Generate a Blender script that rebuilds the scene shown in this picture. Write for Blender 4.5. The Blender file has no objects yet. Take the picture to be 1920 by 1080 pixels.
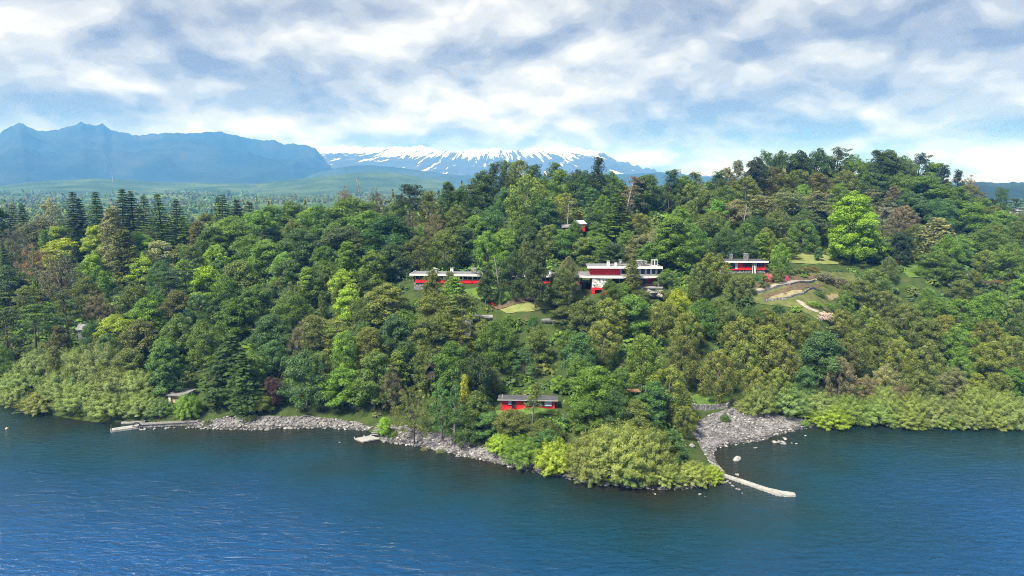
import bpy, bmesh, math, random
import numpy as np
from mathutils import Vector, Matrix, noise as mnoise
from mathutils.geometry import delaunay_2d_cdt

# ------------------------------------------------------------------ camera, sky, sun, exposure
scn = bpy.context.scene
COL = scn.collection
F = 1297.0                                  # focal length in photo pixels (1920 wide)
CAMZ = 60.0
HORIZON = 338.0
PITCH = math.atan((540 - HORIZON) / F)

cam_d = bpy.data.cameras.new('camera')
cam_d.sensor_width = 36.0
cam_d.lens = 36.0 * F / 1920.0
cam_d.clip_start = 1.0
cam_d.clip_end = 60000.0
cam = bpy.data.objects.new('camera', cam_d)
COL.objects.link(cam)
cam.location = (0, 0, CAMZ)
cam.rotation_euler = (math.radians(90) - PITCH, 0, 0)
scn.camera = cam

SUN_DIR = Vector((-0.55, -0.62, 1.05)).normalized()      # towards the sun: behind the camera, to its left
SUN_EL = math.asin(SUN_DIR.z)

world = bpy.data.worlds.new('World')
scn.world = world
world.use_nodes = True
wt = world.node_tree
wt.nodes.clear()
def wn(kind, **kw):
    n = wt.nodes.new(kind)
    for k, v in kw.items():
        setattr(n, k, v)
    return n
def wmath(op, a, b=None, c=None, clamp=False):
    n = wn('ShaderNodeMath', operation=op, use_clamp=clamp)
    for i, v in enumerate((a, b, c)):
        if v is None: continue
        if isinstance(v, (int, float)): n.inputs[i].default_value = v
        else: wt.links.new(v, n.inputs[i])
    return n.outputs[0]
w_out = wn('ShaderNodeOutputWorld')
w_bg = wn('ShaderNodeBackground')
w_bg.inputs['Strength'].default_value = 0.10
w_sky = wn('ShaderNodeTexSky', sky_type='NISHITA')
w_sky.sun_disc = False
w_sky.sun_elevation = SUN_EL
w_sky.sun_rotation = math.atan2(SUN_DIR.x, SUN_DIR.y)
w_tc = wn('ShaderNodeTexCoord')
# clouds lie in a layer: the view direction is carried out to it, so they shrink and flatten towards the horizon
w_sep = wn('ShaderNodeSeparateXYZ')
wt.links.new(w_tc.outputs['Generated'], w_sep.inputs[0])
w_h = wmath('ADD', wmath('MAXIMUM', w_sep.outputs['Z'], 0.0), 0.40)
w_p = wn('ShaderNodeCombineXYZ')
wt.links.new(wmath('DIVIDE', w_sep.outputs['X'], w_h), w_p.inputs['X'])
wt.links.new(wmath('DIVIDE', w_sep.outputs['Y'], w_h), w_p.inputs['Y'])
def cloud_coord(k, off=(0, 0, 0)):
    m = wn('ShaderNodeMapping')
    m.inputs['Scale'].default_value = (k, k, 1)
    m.inputs['Location'].default_value = off
    wt.links.new(w_p.outputs[0], m.inputs['Vector'])
    return m.outputs['Vector']
def cloud_noise(vec, scale, detail, rough, dist=0.0):
    n = wn('ShaderNodeTexNoise', noise_dimensions='2D')
    n.inputs['Scale'].default_value = scale
    n.inputs['Detail'].default_value = detail
    n.inputs['Roughness'].default_value = rough
    n.inputs['Distortion'].default_value = dist
    wt.links.new(vec, n.inputs['Vector'])
    return n.outputs['Fac']
def cloud_lumps(vec, scale, detail):
    n = wn('ShaderNodeTexVoronoi', feature='SMOOTH_F1', voronoi_dimensions='2D')
    n.inputs['Scale'].default_value = scale
    n.inputs['Detail'].default_value = detail
    n.inputs['Roughness'].default_value = 0.55
    n.inputs['Smoothness'].default_value = 0.65
    wt.links.new(vec, n.inputs['Vector'])
    return n.outputs['Distance']
def warped(vec, scale, amount):
    n = wn('ShaderNodeTexNoise', noise_dimensions='2D')
    n.inputs['Scale'].default_value = scale
    n.inputs['Detail'].default_value = 4.0
    wt.links.new(vec, n.inputs['Vector'])
    s_ = wn('ShaderNodeVectorMath', operation='MULTIPLY_ADD')
    wt.links.new(n.outputs['Color'], s_.inputs[0])
    s_.inputs[1].default_value = (amount, amount, 0)
    wt.links.new(vec, s_.inputs[2])
    return s_.outputs['Vector']
CL = (3.7, 1.4, 0.0)
def density(k, det):
    v = warped(cloud_coord(k, CL), 3.6, 0.26)
    n = cloud_noise(v, 2.3, det, 0.50)
    l = cloud_lumps(v, 3.0, 2.0)
    return wmath('SUBTRACT', wmath('MULTIPLY', n, 1.0), wmath('MULTIPLY', l, 0.30))
big = cloud_noise(cloud_coord(1.0, (CL[0] + 3, CL[1], 0)), 1.15, 3.0, 0.5)
a0 = density(1.0, 9.0)
a1 = density(0.950, 3.0)
fine = cloud_noise(cloud_coord(1.0, (9.0, 2.0, 0)), 11.0, 8.0, 0.62, 0.5)
# tops of the heaps catch the light, undersides stay grey: density here minus density a little higher
lit = wmath('SUBTRACT', a0, a1)
t = wmath('MULTIPLY_ADD', lit, 2.0, 0.535)
t = wmath('ADD', t, wmath('MULTIPLY', wmath('SUBTRACT', big, 0.5), 0.9))
t = wmath('ADD', t, wmath('MULTIPLY', wmath('SUBTRACT', fine, 0.5), 0.16))
# far cloud, seen edge on through more air, is paler all round the horizon
low = wn('ShaderNodeMapRange')
low.inputs['From Min'].default_value = 0.13
low.inputs['From Max'].default_value = 0.02
low.inputs['To Max'].default_value = 0.17
wt.links.new(w_sep.outputs['Z'], low.inputs['Value'])
t = wmath('ADD', t, low.outputs['Result'])
ramp = wn('ShaderNodeValToRGB')
wt.links.new(t, ramp.inputs['Fac'])
cr = ramp.color_ramp
cr.interpolation = 'EASE'
for i, (p, c) in enumerate([(0.18, (0.285, 0.315, 0.405)), (0.38, (0.405, 0.435, 0.505)), (0.55, (0.56, 0.585, 0.63)), (0.74, (0.76, 0.78, 0.80)), (0.95, (0.98, 0.975, 0.96))]):
    e = cr.elements[i] if i < 2 else cr.elements.new(p)
    e.position = p
    e.color = (*c, 1)
w_scale = wn('ShaderNodeVectorMath', operation='SCALE')
w_scale.inputs['Scale'].default_value = 5.0
wt.links.new(ramp.outputs['Color'], w_scale.inputs[0])
# small breaks between the clouds where the blue sky shows
gap = wn('ShaderNodeMapRange')
gap.inputs['From Min'].default_value = -0.12
gap.inputs['From Max'].default_value = -0.07
wt.links.new(a0, gap.inputs['Value'])
w_mix = wn('ShaderNodeMix', data_type='RGBA')
wt.links.new(gap.outputs['Result'], w_mix.inputs['Factor'])
wt.links.new(w_sky.outputs['Color'], w_mix.inputs['A'])
wt.links.new(w_scale.outputs['Vector'], w_mix.inputs['B'])
wt.links.new(w_mix.outputs['Result'], w_bg.inputs['Color'])
wt.links.new(w_bg.outputs['Background'], w_out.inputs['Surface'])
world.cycles.sampling_method = 'MANUAL'
world.cycles.sample_map_resolution = 512

sun_d = bpy.data.lights.new('sun', 'SUN')
sun_d.energy = 5.0
sun_d.angle = math.radians(9)
sun_d.color = (1.0, 0.95, 0.86)
sun = bpy.data.objects.new('sun', sun_d)
COL.objects.link(sun)
sun.rotation_euler = SUN_DIR.to_track_quat('Z', 'Y').to_euler()
sun.location = SUN_DIR * 400

scn.view_settings.view_transform = 'Standard'
scn.view_settings.look = 'None'
scn.view_settings.exposure = 1.0
scn.view_settings.gamma = 1.0
scn.view_settings.use_curve_mapping = False
scn.cycles.use_denoising = True
scn.cycles.denoising_input_passes = 'RGB_ALBEDO_NORMAL'
scn.cycles.denoising_prefilter = 'NONE'
scn.cycles.filter_width = 0.95
scn.cycles.max_bounces = 6
scn.cycles.diffuse_bounces = 3
scn.cycles.glossy_bounces = 2
scn.cycles.transmission_bounces = 4
scn.cycles.transparent_max_bounces = 6
scn.cycles.volume_bounces = 1

# ------------------------------------------------------------------ helpers: pixels and world
CP, SP = math.cos(PITCH), math.sin(PITCH)
def ray(px, py):
    x, u = (px - 960) / F, (540 - py) / F
    return np.array((x, CP + u * SP, -SP + u * CP))
CAM = np.array((0.0, 0.0, CAMZ))
def at(px, py, Y):
    d = ray(px, py)
    return CAM + d * (Y / d[1])
def at_z(px, py, z=0.0):
    d = ray(px, py)
    return CAM + d * ((z - CAMZ) / d[2])
def proj(P):
    v = np.asarray(P, float) - CAM
    dep = v[1] * CP - v[2] * SP
    u = v[1] * SP + v[2] * CP
    return 960 + F * v[0] / dep, 540 - F * u / dep, dep
rng = np.random.default_rng(7)
random.seed(7)

# ------------------------------------------------------------------ helpers: objects and meshes
def tag(o, label=None, cat=None, group=None, kind=None):
    if label: o['label'] = label
    if cat: o['category'] = cat
    if group: o['group'] = group
    if kind: o['kind'] = kind
    return o
def empty(name, loc, rz=0.0):
    o = bpy.data.objects.new(name, None)
    o.empty_display_size = 0.5
    COL.objects.link(o)
    o.location = loc
    o.rotation_euler = (0, 0, rz)
    return o
def np_mesh(name, verts, faces, attrs=None, smooth=False):
    verts = np.asarray(verts, np.float32)
    faces = np.asarray(faces, np.int32)
    k = faces.shape[1]
    me = bpy.data.meshes.new(name)
    me.vertices.add(len(verts))
    me.vertices.foreach_set('co', verts.ravel())
    me.loops.add(faces.size)
    me.loops.foreach_set('vertex_index', faces.ravel())
    me.polygons.add(len(faces))
    me.polygons.foreach_set('loop_start', np.arange(0, faces.size, k, dtype=np.int32))
    if smooth:
        me.polygons.foreach_set('use_smooth', np.ones(len(faces), bool))
    for nm, (typ, arr) in (attrs or {}).items():
        at_ = me.attributes.new(nm, typ, 'POINT')
        at_.data.foreach_set('value' if typ == 'FLOAT' else 'color', np.asarray(arr, np.float32).ravel())
    me.update(calc_edges=True)
    return me
def link(name, me, material=None, parent=None):
    o = bpy.data.objects.new(name, me)
    if material is not None and not me.materials:
        me.materials.append(material)
    COL.objects.link(o)
    o.parent = parent
    return o
class MB:
    """collects boxes, prisms and tubes; build() links them as one mesh object"""
    def __init__(s): s.v, s.f = [], []
    def add(s, vs, fs):
        n = len(s.v); s.v += [tuple(v) for v in vs]; s.f += [tuple(i + n for i in f) for f in fs]; return s
    def box(s, x0, x1, y0, y1, z0, z1):
        return s.add([(x, y, z) for z in (z0, z1) for y in (y0, y1) for x in (x0, x1)],
                     [(0, 2, 3, 1), (4, 5, 7, 6), (0, 1, 5, 4), (2, 6, 7, 3), (0, 4, 6, 2), (1, 3, 7, 5)])
    def prism(s, pts, z0, z1):
        n = len(pts)
        z0 = z0 if hasattr(z0, '__len__') else [z0] * n
        z1 = z1 if hasattr(z1, '__len__') else [z1] * n
        return s.add([(p[0], p[1], z) for p, z in zip(pts, z0)] + [(p[0], p[1], z) for p, z in zip(pts, z1)],
                     [tuple(range(n))[::-1], tuple(range(n, 2 * n))] + [(i, (i + 1) % n, n + (i + 1) % n, n + i) for i in range(n)])
    def tube(s, pts, rad, n=6):
        pts = [Vector(p) for p in pts]
        rad = rad if hasattr(rad, '__len__') else [rad] * len(pts)
        vs, fs = [], []
        for i, p in enumerate(pts):
            d = (pts[min(i + 1, len(pts) - 1)] - pts[max(i - 1, 0)]).normalized()
            a = d.orthogonal().normalized(); b = d.cross(a)
            for k in range(n):
                w = 2 * math.pi * k / n
                vs.append(p + (a * math.cos(w) + b * math.sin(w)) * rad[i])
        for i in range(len(pts) - 1):
            for k in range(n):
                fs.append((i * n + k, i * n + (k + 1) % n, (i + 1) * n + (k + 1) % n, (i + 1) * n + k))
        fs.append(tuple(range(n))[::-1]); fs.append(tuple(range((len(pts) - 1) * n, len(pts) * n)))
        return s.add(vs, fs)
    def mesh(s, name):
        me = bpy.data.meshes.new(name); me.from_pydata(s.v, [], s.f); me.update(); return me
    def build(s, name, material, parent=None, label=None):
        o = link(name, s.mesh(name), material, parent)
        if label: o['label'] = label
        return o

# ------------------------------------------------------------------ materials
def new_mat(name):
    m = bpy.data.materials.new(name); m.use_nodes = True
    nt = m.node_tree; nt.nodes.clear()
    out = nt.nodes.new('ShaderNodeOutputMaterial')
    return m, nt, out
def N(nt, kind, ins=None, **kw):
    n = nt.nodes.new(kind)
    for k, v in kw.items(): setattr(n, k, v)
    for k, v in (ins or {}).items():
        if hasattr(v, 'is_linked') or hasattr(v, 'links'): nt.links.new(v, n.inputs[k])
        else: n.inputs[k].default_value = v
    return n
def noise_node(nt, scale, detail=4, rough=0.55, vec=None, dist=0.0):
    ins = {'Scale': scale, 'Detail': detail, 'Roughness': rough, 'Distortion': dist}
    if vec is not None: ins['Vector'] = vec
    return N(nt, 'ShaderNodeTexNoise', ins).outputs['Fac']
def ramp_node(nt, fac, stops, interp='LINEAR'):
    r = N(nt, 'ShaderNodeValToRGB', {'Fac': fac})
    r.color_ramp.interpolation = interp
    for i, (p, c) in enumerate(stops):
        e = r.color_ramp.elements[i] if i < 2 else r.color_ramp.elements.new(p)
        e.position = p; e.color = (*c, 1) if len(c) == 3 else c
    return r.outputs['Color']
def geo_pos(nt):
    return N(nt, 'ShaderNodeNewGeometry').outputs['Position']
def obj_coord(nt):
    return N(nt, 'ShaderNodeTexCoord').outputs['Object']
def mapping(nt, vec, scale=(1, 1, 1), rot=(0, 0, 0), loc=(0, 0, 0)):
    return N(nt, 'ShaderNodeMapping', {'Vector': vec, 'Scale': scale, 'Rotation': rot, 'Location': loc}).outputs['Vector']
def finish(nt, out, color, rough=0.8, spec=0.3, bump=None, bump_strength=0.3, bump_dist=0.05, metallic=0.0):
    p = N(nt, 'ShaderNodeBsdfPrincipled', {'Roughness': rough, 'Specular IOR Level': spec, 'Metallic': metallic})
    if hasattr(color, 'links'): nt.links.new(color, p.inputs['Base Color'])
    else: p.inputs['Base Color'].default_value = (*color, 1)
    if bump is not None:
        b = N(nt, 'ShaderNodeBump', {'Height': bump, 'Strength': bump_strength, 'Distance': bump_dist})
        nt.links.new(b.outputs['Normal'], p.inputs['Normal'])
    nt.links.new(p.outputs['BSDF'], out.inputs['Surface'])
    return p
def mottled(name, c0, c1, scale=2.0, rough=0.8, spec=0.3, bump=0.2, detail=5, coord='world'):
    m, nt, out = new_mat(name)
    v = geo_pos(nt) if coord == 'world' else obj_coord(nt)
    n = noise_node(nt, scale, detail, 0.6, v)
    c = ramp_node(nt, n, [(0.32, c0), (0.68, c1)])
    finish(nt, out, c, rough, spec, n, bump, 0.08)
    return m

M = {}
M['white_paint'] = mottled('white_paint', (0.55, 0.55, 0.54), (0.72, 0.72, 0.71), 1.2, 0.55)
M['red_paint'] = mottled('red_paint', (0.50, 0.012, 0.016), (0.68, 0.022, 0.03), 1.0, 0.5)
M['dark_wood'] = mottled('dark_wood', (0.035, 0.028, 0.022), (0.07, 0.055, 0.04), 3.0)
M['brown_wood'] = mottled('brown_wood', (0.14, 0.085, 0.05), (0.24, 0.15, 0.09), 3.0)
M['tan_wood'] = mottled('tan_wood', (0.36, 0.30, 0.18), (0.50, 0.43, 0.27), 3.0)
M['grey_wood'] = mottled('grey_wood', (0.13, 0.125, 0.125), (0.25, 0.245, 0.245), 2.5)
M['concrete'] = mottled('concrete', (0.2, 0.2, 0.2), (0.34, 0.34, 0.335), 0.9)
M['pale_concrete'] = mottled('pale_concrete', (0.22, 0.22, 0.215), (0.36, 0.36, 0.35), 0.8)
M['felt_roof'] = mottled('felt_roof', (0.045, 0.047, 0.052), (0.095, 0.098, 0.105), 1.2)
M['grey_roof'] = mottled('grey_roof', (0.12, 0.125, 0.135), (0.22, 0.225, 0.24), 1.0)
M['pale_metal'] = mottled('pale_metal', (0.3, 0.33, 0.38), (0.45, 0.48, 0.53), 0.7, 0.45, 0.5)
M['dark_metal'] = mottled('dark_metal', (0.04, 0.04, 0.045), (0.07, 0.07, 0.08), 2.0, 0.5)
M['rubber'] = mottled('rubber', (0.02, 0.02, 0.02), (0.04, 0.04, 0.04), 4.0, 0.7)
M['curtain'] = mottled('curtain', (0.30, 0.36, 0.48), (0.48, 0.54, 0.64), 2.0)
def glass_mat():
    m, nt, out = new_mat('window_glass')
    n = noise_node(nt, 0.6, 2, 0.5, geo_pos(nt))
    c = ramp_node(nt, n, [(0.4, (0.012, 0.014, 0.016)), (0.7, (0.035, 0.04, 0.045))])
    finish(nt, out, c, 0.06, 0.6)
    return m
M['glass'] = glass_mat()
def stone_mat(name, lo, hi, scale, gap=(0.05, 0.05, 0.05)):
    m, nt, out = new_mat(name)
    v = obj_coord(nt)
    vo = N(nt, 'ShaderNodeTexVoronoi', {'Vector': v, 'Scale': scale}, feature='DISTANCE_TO_EDGE')
    vc = N(nt, 'ShaderNodeTexVoronoi', {'Vector': v, 'Scale': scale}, feature='F1')
    c = ramp_node(nt, N(nt, 'ShaderNodeSeparateColor', {'Color': vc.outputs['Color']}).outputs[0], [(0.1, lo), (0.9, hi)])
    edge = N(nt, 'ShaderNodeMapRange', {'Value': vo.outputs['Distance'], 'From Min': 0.02, 'From Max': 0.09})
    mx = N(nt, 'ShaderNodeMix', {'Factor': edge.outputs['Result'], 'A': (*gap, 1), 'B': c}, data_type='RGBA')
    finish(nt, out, mx.outputs['Result'], 0.85, 0.2, edge.outputs['Result'], 0.5, 0.06)
    return m
M['stone_wall'] = stone_mat('stone_wall', (0.13, 0.13, 0.135), (0.32, 0.32, 0.325), 2.4)
M['pied_stone'] = stone_mat('pied_stone', (0.07, 0.07, 0.08), (0.85, 0.85, 0.85), 2.0, (0.55, 0.55, 0.55))
def rock_mat():
    m, nt, out = new_mat('rock')
    inf = N(nt, 'ShaderNodeObjectInfo')
    n = noise_node(nt, 1.6, 6, 0.65, geo_pos(nt))
    c = ramp_node(nt, n, [(0.3, (0.10, 0.097, 0.098)), (0.72, (0.36, 0.355, 0.35))])
    k = N(nt, 'ShaderNodeMapRange', {'Value': inf.outputs['Random'], 'To Min': 0.6, 'To Max': 1.25})
    mx = N(nt, 'ShaderNodeVectorMath', {0: c}, operation='SCALE'); nt.links.new(k.outputs['Result'], mx.inputs['Scale'])
    finish(nt, out, mx.outputs['Vector'], 0.85, 0.25, n, 0.6, 0.15)
    return m
M['rock'] = rock_mat()
def attr_col_mat(name, rough=0.85, bumpscale=3.0):
    m, nt, out = new_mat(name)
    a = N(nt, 'ShaderNodeAttribute', attribute_name='col')
    n = noise_node(nt, bumpscale, 4, 0.6, geo_pos(nt))
    finish(nt, out, a.outputs['Color'], rough, 0.2, n, 0.3, 0.05)
    return m
M['pebble'] = attr_col_mat('pebble')
def leaf_mat(name, source, trans=0.36, spec=0.22):
    m, nt, out = new_mat(name)
    if source == 'object':
        base = N(nt, 'ShaderNodeObjectInfo').outputs['Color']
    else:
        base = N(nt, 'ShaderNodeAttribute', attribute_name='col').outputs['Color']
    t_ = N(nt, 'ShaderNodeAttribute', attribute_name='tint').outputs['Fac']
    y_ = N(nt, 'ShaderNodeAttribute', attribute_name='young_lit').outputs['Fac']  # new growth, together with light from above painted into the leaf colour
    val = N(nt, 'ShaderNodeMapRange', {'Value': t_, 'To Min': 0.45, 'To Max': 1.55}).outputs['Result']
    hue = N(nt, 'ShaderNodeMapRange', {'Value': t_, 'To Min': 0.515, 'To Max': 0.488}).outputs['Result']
    hsv = N(nt, 'ShaderNodeHueSaturation', {'Color': base, 'Value': val, 'Hue': hue})
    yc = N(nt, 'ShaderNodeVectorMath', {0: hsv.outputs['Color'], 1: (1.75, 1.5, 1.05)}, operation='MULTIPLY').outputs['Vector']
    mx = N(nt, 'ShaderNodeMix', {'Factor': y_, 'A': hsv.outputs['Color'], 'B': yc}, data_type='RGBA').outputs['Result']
    p = N(nt, 'ShaderNodeBsdfPrincipled', {'Base Color': mx, 'Roughness': 0.55, 'Specular IOR Level': spec})
    tr = N(nt, 'ShaderNodeBsdfTranslucent', {'Color': mx})
    ms = N(nt, 'ShaderNodeMixShader', {'Fac': trans})
    nt.links.new(p.outputs['BSDF'], ms.inputs[1]); nt.links.new(tr.outputs['BSDF'], ms.inputs[2])
    nt.links.new(ms.outputs['Shader'], out.inputs['Surface'])
    return m
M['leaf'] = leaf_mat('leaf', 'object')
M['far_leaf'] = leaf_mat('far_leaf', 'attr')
def bark_mat(name, lo, hi):
    m, nt, out = new_mat(name)
    n = noise_node(nt, 4.0, 5, 0.6, mapping(nt, obj_coord(nt), (1.5, 1.5, 0.35)))
    finish(nt, out, ramp_node(nt, n, [(0.3, lo), (0.7, hi)]), 0.9, 0.15, n, 0.5, 0.04)
    return m
M['bark'] = bark_mat('bark', (0.06, 0.048, 0.04), (0.16, 0.135, 0.115))
M['pale_bark'] = bark_mat('pale_bark', (0.17, 0.16, 0.14), (0.38, 0.365, 0.34))
# ------------------------------------------------------------------ terrain: shoreline and height field
SHORE_PX = [(0, 752), (50, 764), (100, 778), (150, 788), (195, 793), (232, 791), (275, 789), (320, 797), (375, 800), (420, 804), (470, 804),
            (520, 801), (570, 801), (620, 800), (650, 803), (690, 806), (702, 815), (715, 827), (745, 829), (780, 834), (820, 842), (860, 851),
            (905, 861), (940, 868), (985, 878), (1030, 886), (1080, 897), (1130, 905), (1180, 911), (1230, 915), (1280, 914), (1330, 909),
            (1358, 903), (1362, 892), (1352, 878), (1342, 862), (1336, 848), (1348, 838), (1368, 831), (1400, 827), (1435, 824), (1452, 815),
            (1478, 809), (1500, 802), (1525, 797), (1570, 795), (1650, 794), (1760, 797), (1860, 797), (1930, 797)]
shore = [at_z(*p)[:2] for p in SHORE_PX]
left0, right0 = shore[0], shore[-1]
shore = [np.array((-9000., 420.)), np.array((-900., 330.)), np.array((-420., 240.)), np.array((-215., 186.)), np.array((-165., 182.))] + shore + \
        [np.array((right0[0] + 60, right0[1] + 3)), np.array((420., 190.)), np.array((900., 260.)), np.array((9000., 420.))]
shore = np.array(shore)
def shore_dist(P):
    """signed distance to the waterline, positive on land"""
    P = np.asarray(P, float)
    best = np.full(len(P), 1e9)
    inside = np.zeros(len(P), bool)
    poly = np.vstack([shore, [[9000, 20000], [-9000, 20000]]])
    for a, b in zip(shore[:-1], shore[1:]):
        ab = b - a
        t_ = np.clip(((P - a) @ ab) / (ab @ ab), 0, 1)
        best = np.minimum(best, np.linalg.norm(P - (a + t_[:, None] * ab), axis=1))
    for a, b in zip(poly, np.roll(poly, -1, axis=0)):
        c = ((a[1] > P[:, 1]) != (b[1] > P[:, 1]))
        xi = (b[0] - a[0]) * (P[:, 1] - a[1]) / (b[1] - a[1] + 1e-12) + a[0]
        inside ^= c & (P[:, 0] < xi)
    return np.where(inside, best, -best)

COLUMNS = {   # photo column: (distance, ground height)
    -300: [(200, 2), (215, 5), (240, 11), (280, 20), (330, 24), (400, 16), (520, 8)],
    -100: [(190, 3), (205, 7), (235, 14), (280, 23), (320, 26), (400, 16), (520, 8)],
    100: [(178, 2.5), (195, 6), (235, 15), (275, 23), (315, 27), (400, 16), (520, 8)],
    300: [(172, 3), (195, 8), (235, 16), (275, 24), (315, 28), (400, 16), (520, 8)],
    500: [(172, 3), (185, 7), (215, 13), (245, 21), (275, 26), (320, 32), (350, 34), (430, 20), (540, 8)],
    700: [(165, 3), (172, 5), (185, 9), (205, 16), (230, 24), (270, 31), (310, 36), (345, 38), (430, 22), (540, 8)],
    850: [(153, 4), (165, 7), (180, 11), (192, 15), (201, 22.2), (208, 24.6), (216, 26.2), (232, 28), (258, 34), (300, 43), (345, 46), (440, 26), (560, 8)],
    985: [(147, 7.2), (152, 7.8), (165, 8.5), (180, 11.5), (191, 15), (199, 22.6), (206, 24.6), (216, 26.2), (236, 28.5), (262, 35), (300, 44), (345, 52), (440, 30), (560, 10)],
    1170: [(138, 3), (150, 6), (165, 8.5), (180, 12), (196, 16), (207, 20), (214, 25), (232, 27), (248, 31), (275, 37), (310, 47), (350, 54), (440, 34), (560, 12)],
    1320: [(165, 3), (176, 7), (190, 12.5), (205, 18), (217, 25.5), (232, 28.5), (255, 31), (290, 38), (330, 49), (370, 56), (460, 36), (580, 14)],
    1390: [(173, 3.0), (180, 8), (192, 14), (203, 24.5), (211, 26.6), (228, 29.2), (240, 29.8), (270, 32.5), (300, 39), (335, 50), (375, 59), (470, 38), (580, 16)],
    1460: [(170, 2.6), (180, 7), (190, 15), (198, 23.6), (206, 26.2), (225, 28.6), (250, 30), (275, 31.5), (300, 38), (335, 49), (378, 60), (470, 40), (600, 16)],
    1540: [(172, 2.4), (181, 6), (187, 14), (191, 21.5), (198, 24.2), (210, 26), (235, 28.4), (262, 29.6), (277, 31), (300, 37), (335, 48), (380, 61), (480, 40), (600, 16)],
    1620: [(173, 2.2), (185, 5), (205, 10), (220, 15), (234, 22), (262, 29), (285, 34), (335, 47), (380, 60), (480, 38), (600, 16)],
    1710: [(174, 2.2), (188, 5), (205, 9.5), (222, 14), (236, 18.5), (245, 25.5), (253, 26.8), (275, 30), (320, 42), (375, 55), (480, 34), (600, 14)],
    1800: [(174, 2.2), (188, 5), (205, 9.5), (225, 14.5), (242, 20), (256, 26), (275, 28), (315, 37), (365, 46), (470, 28), (600, 12)],
    1900: [(174, 2.2), (188, 5), (205, 10), (230, 15), (255, 23.5), (285, 26), (330, 31), (390, 31), (480, 20), (600, 10)],
    2100: [(180, 3), (205, 9), (240, 15), (290, 21), (350, 24), (480, 16), (600, 9)],
    2400: [(195, 3), (240, 10), (300, 16), (400, 18), (520, 10), (640, 8)],
}
ctrl = [(*s_, 0.0) for s_ in shore[3:-3]]
for px_, lst in COLUMNS.items():
    for Y, z in lst:
        dep = Y * CP + (CAMZ - z) * SP
        ctrl.append(((px_ - 960) / F * dep, Y, z))
for X in (-620, -420, 420, 620):
    for Y, z in ((330, 9), (430, 9), (560, 7), (700, 6)):
        ctrl.append((X, Y, z))
for X in (-200, 0, 200): ctrl.append((X, 720, 6))
ctrl = np.array(ctrl)
n_ = len(ctrl)
A = np.zeros((n_ + 3, n_ + 3))
D = np.linalg.norm(ctrl[:, None, :2] - ctrl[None, :, :2], axis=2)
A[:n_, :n_] = -D + np.eye(n_) * 0.4
A[:n_, n_] = 1; A[:n_, n_ + 1:] = ctrl[:, :2] / 100
A[n_:, :n_] = A[:n_, n_:].T
w_ = np.linalg.solve(A, np.concatenate([ctrl[:, 2], np.zeros(3)]))
def rbf(P):
    out = np.empty(len(P))
    for i in range(0, len(P), 8000):
        q = P[i:i + 8000]
        out[i:i + 8000] = -np.linalg.norm(q[:, None] - ctrl[None, :, :2], axis=2) @ w_[:n_] + w_[n_] + (q / 100) @ w_[n_ + 1:]
    return out
gx = np.concatenate([np.arange(-640, -200, 8.), np.arange(-200, 230, 2.), np.arange(230, 641, 8.)])
gy = np.concatenate([np.arange(96, 128, 4.), np.arange(128, 200, 1.), np.arange(200, 290, 2.), np.arange(290, 721, 5.)])
GX, GY = np.meshgrid(gx, gy)
GP = np.column_stack([GX.ravel(), GY.ravel()])
sd = shore_dist(GP)
gz = rbf(GP)
gz += np.array([mnoise.noise((p[0] * .07, p[1] * .07, 3.1)) * .7 + mnoise.noise((p[0] * .21, p[1] * .21, 9.1)) * .3 for p in GP]) * np.clip((sd - 4) / 12, 0, 1)
land = np.minimum(np.maximum(gz, np.minimum(0.10 * sd, 1.2)), 1.1 * sd + 0.1)
gz = np.where(sd > 0, land, np.maximum(-7, 0.28 * sd - 0.05))
GZ = gz.reshape(GX.shape)
def tz(x, y):
    i = min(max(np.searchsorted(gx, x) - 1, 0), len(gx) - 2)
    j = min(max(np.searchsorted(gy, y) - 1, 0), len(gy) - 2)
    u = min(max((x - gx[i]) / (gx[i + 1] - gx[i]), 0), 1)
    v = min(max((y - gy[j]) / (gy[j + 1] - gy[j]), 0), 1)
    return float((GZ[j, i] * (1 - u) + GZ[j, i + 1] * u) * (1 - v) + (GZ[j + 1, i] * (1 - u) + GZ[j + 1, i + 1] * u) * v)
def ground(px, py, h=0.0, y0=100, y1=430):
    """where the ray of a pixel comes down to h above the ground; else where it passes closest over it"""
    d = ray(px, py)
    best = (1e9, None)
    Y = y0
    while Y < y1:
        P = CAM + d * (Y / d[1])
        g = P[2] - tz(P[0], P[1])
        if g <= h:
            return P[0], P[1], h
        if g < best[0]: best = (g, P)
        Y += 0.5
    P = best[1]
    return P[0], P[1], best[0]

def grid_faces(nx, ny):
    i = np.arange(nx - 1)[None, :] + nx * np.arange(ny - 1)[:, None]
    i = i.ravel()
    return np.column_stack([i, i + 1, i + nx + 1, i + nx])
def ground_mat():
    m, nt, out = new_mat('forest_floor')
    p = geo_pos(nt)
    n = noise_node(nt, 0.35, 6, 0.65, p)
    n2 = noise_node(nt, 2.2, 4, 0.6, p)
    c = ramp_node(nt, n, [(0.30, (0.030, 0.040, 0.014)), (0.52, (0.045, 0.075, 0.018)), (0.75, (0.085, 0.075, 0.042))])
    finish(nt, out, c, 0.95, 0.1, n2, 0.8, 0.3)
    return m
M['floor'] = ground_mat()
o = link('terrain', np_mesh('terrain', np.column_stack([GX.ravel(), GY.ravel(), gz]), grid_faces(len(gx), len(gy)), smooth=True), M['floor'])
tag(o, 'wooded hillside rising from the lake shore', kind='structure')

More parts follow.
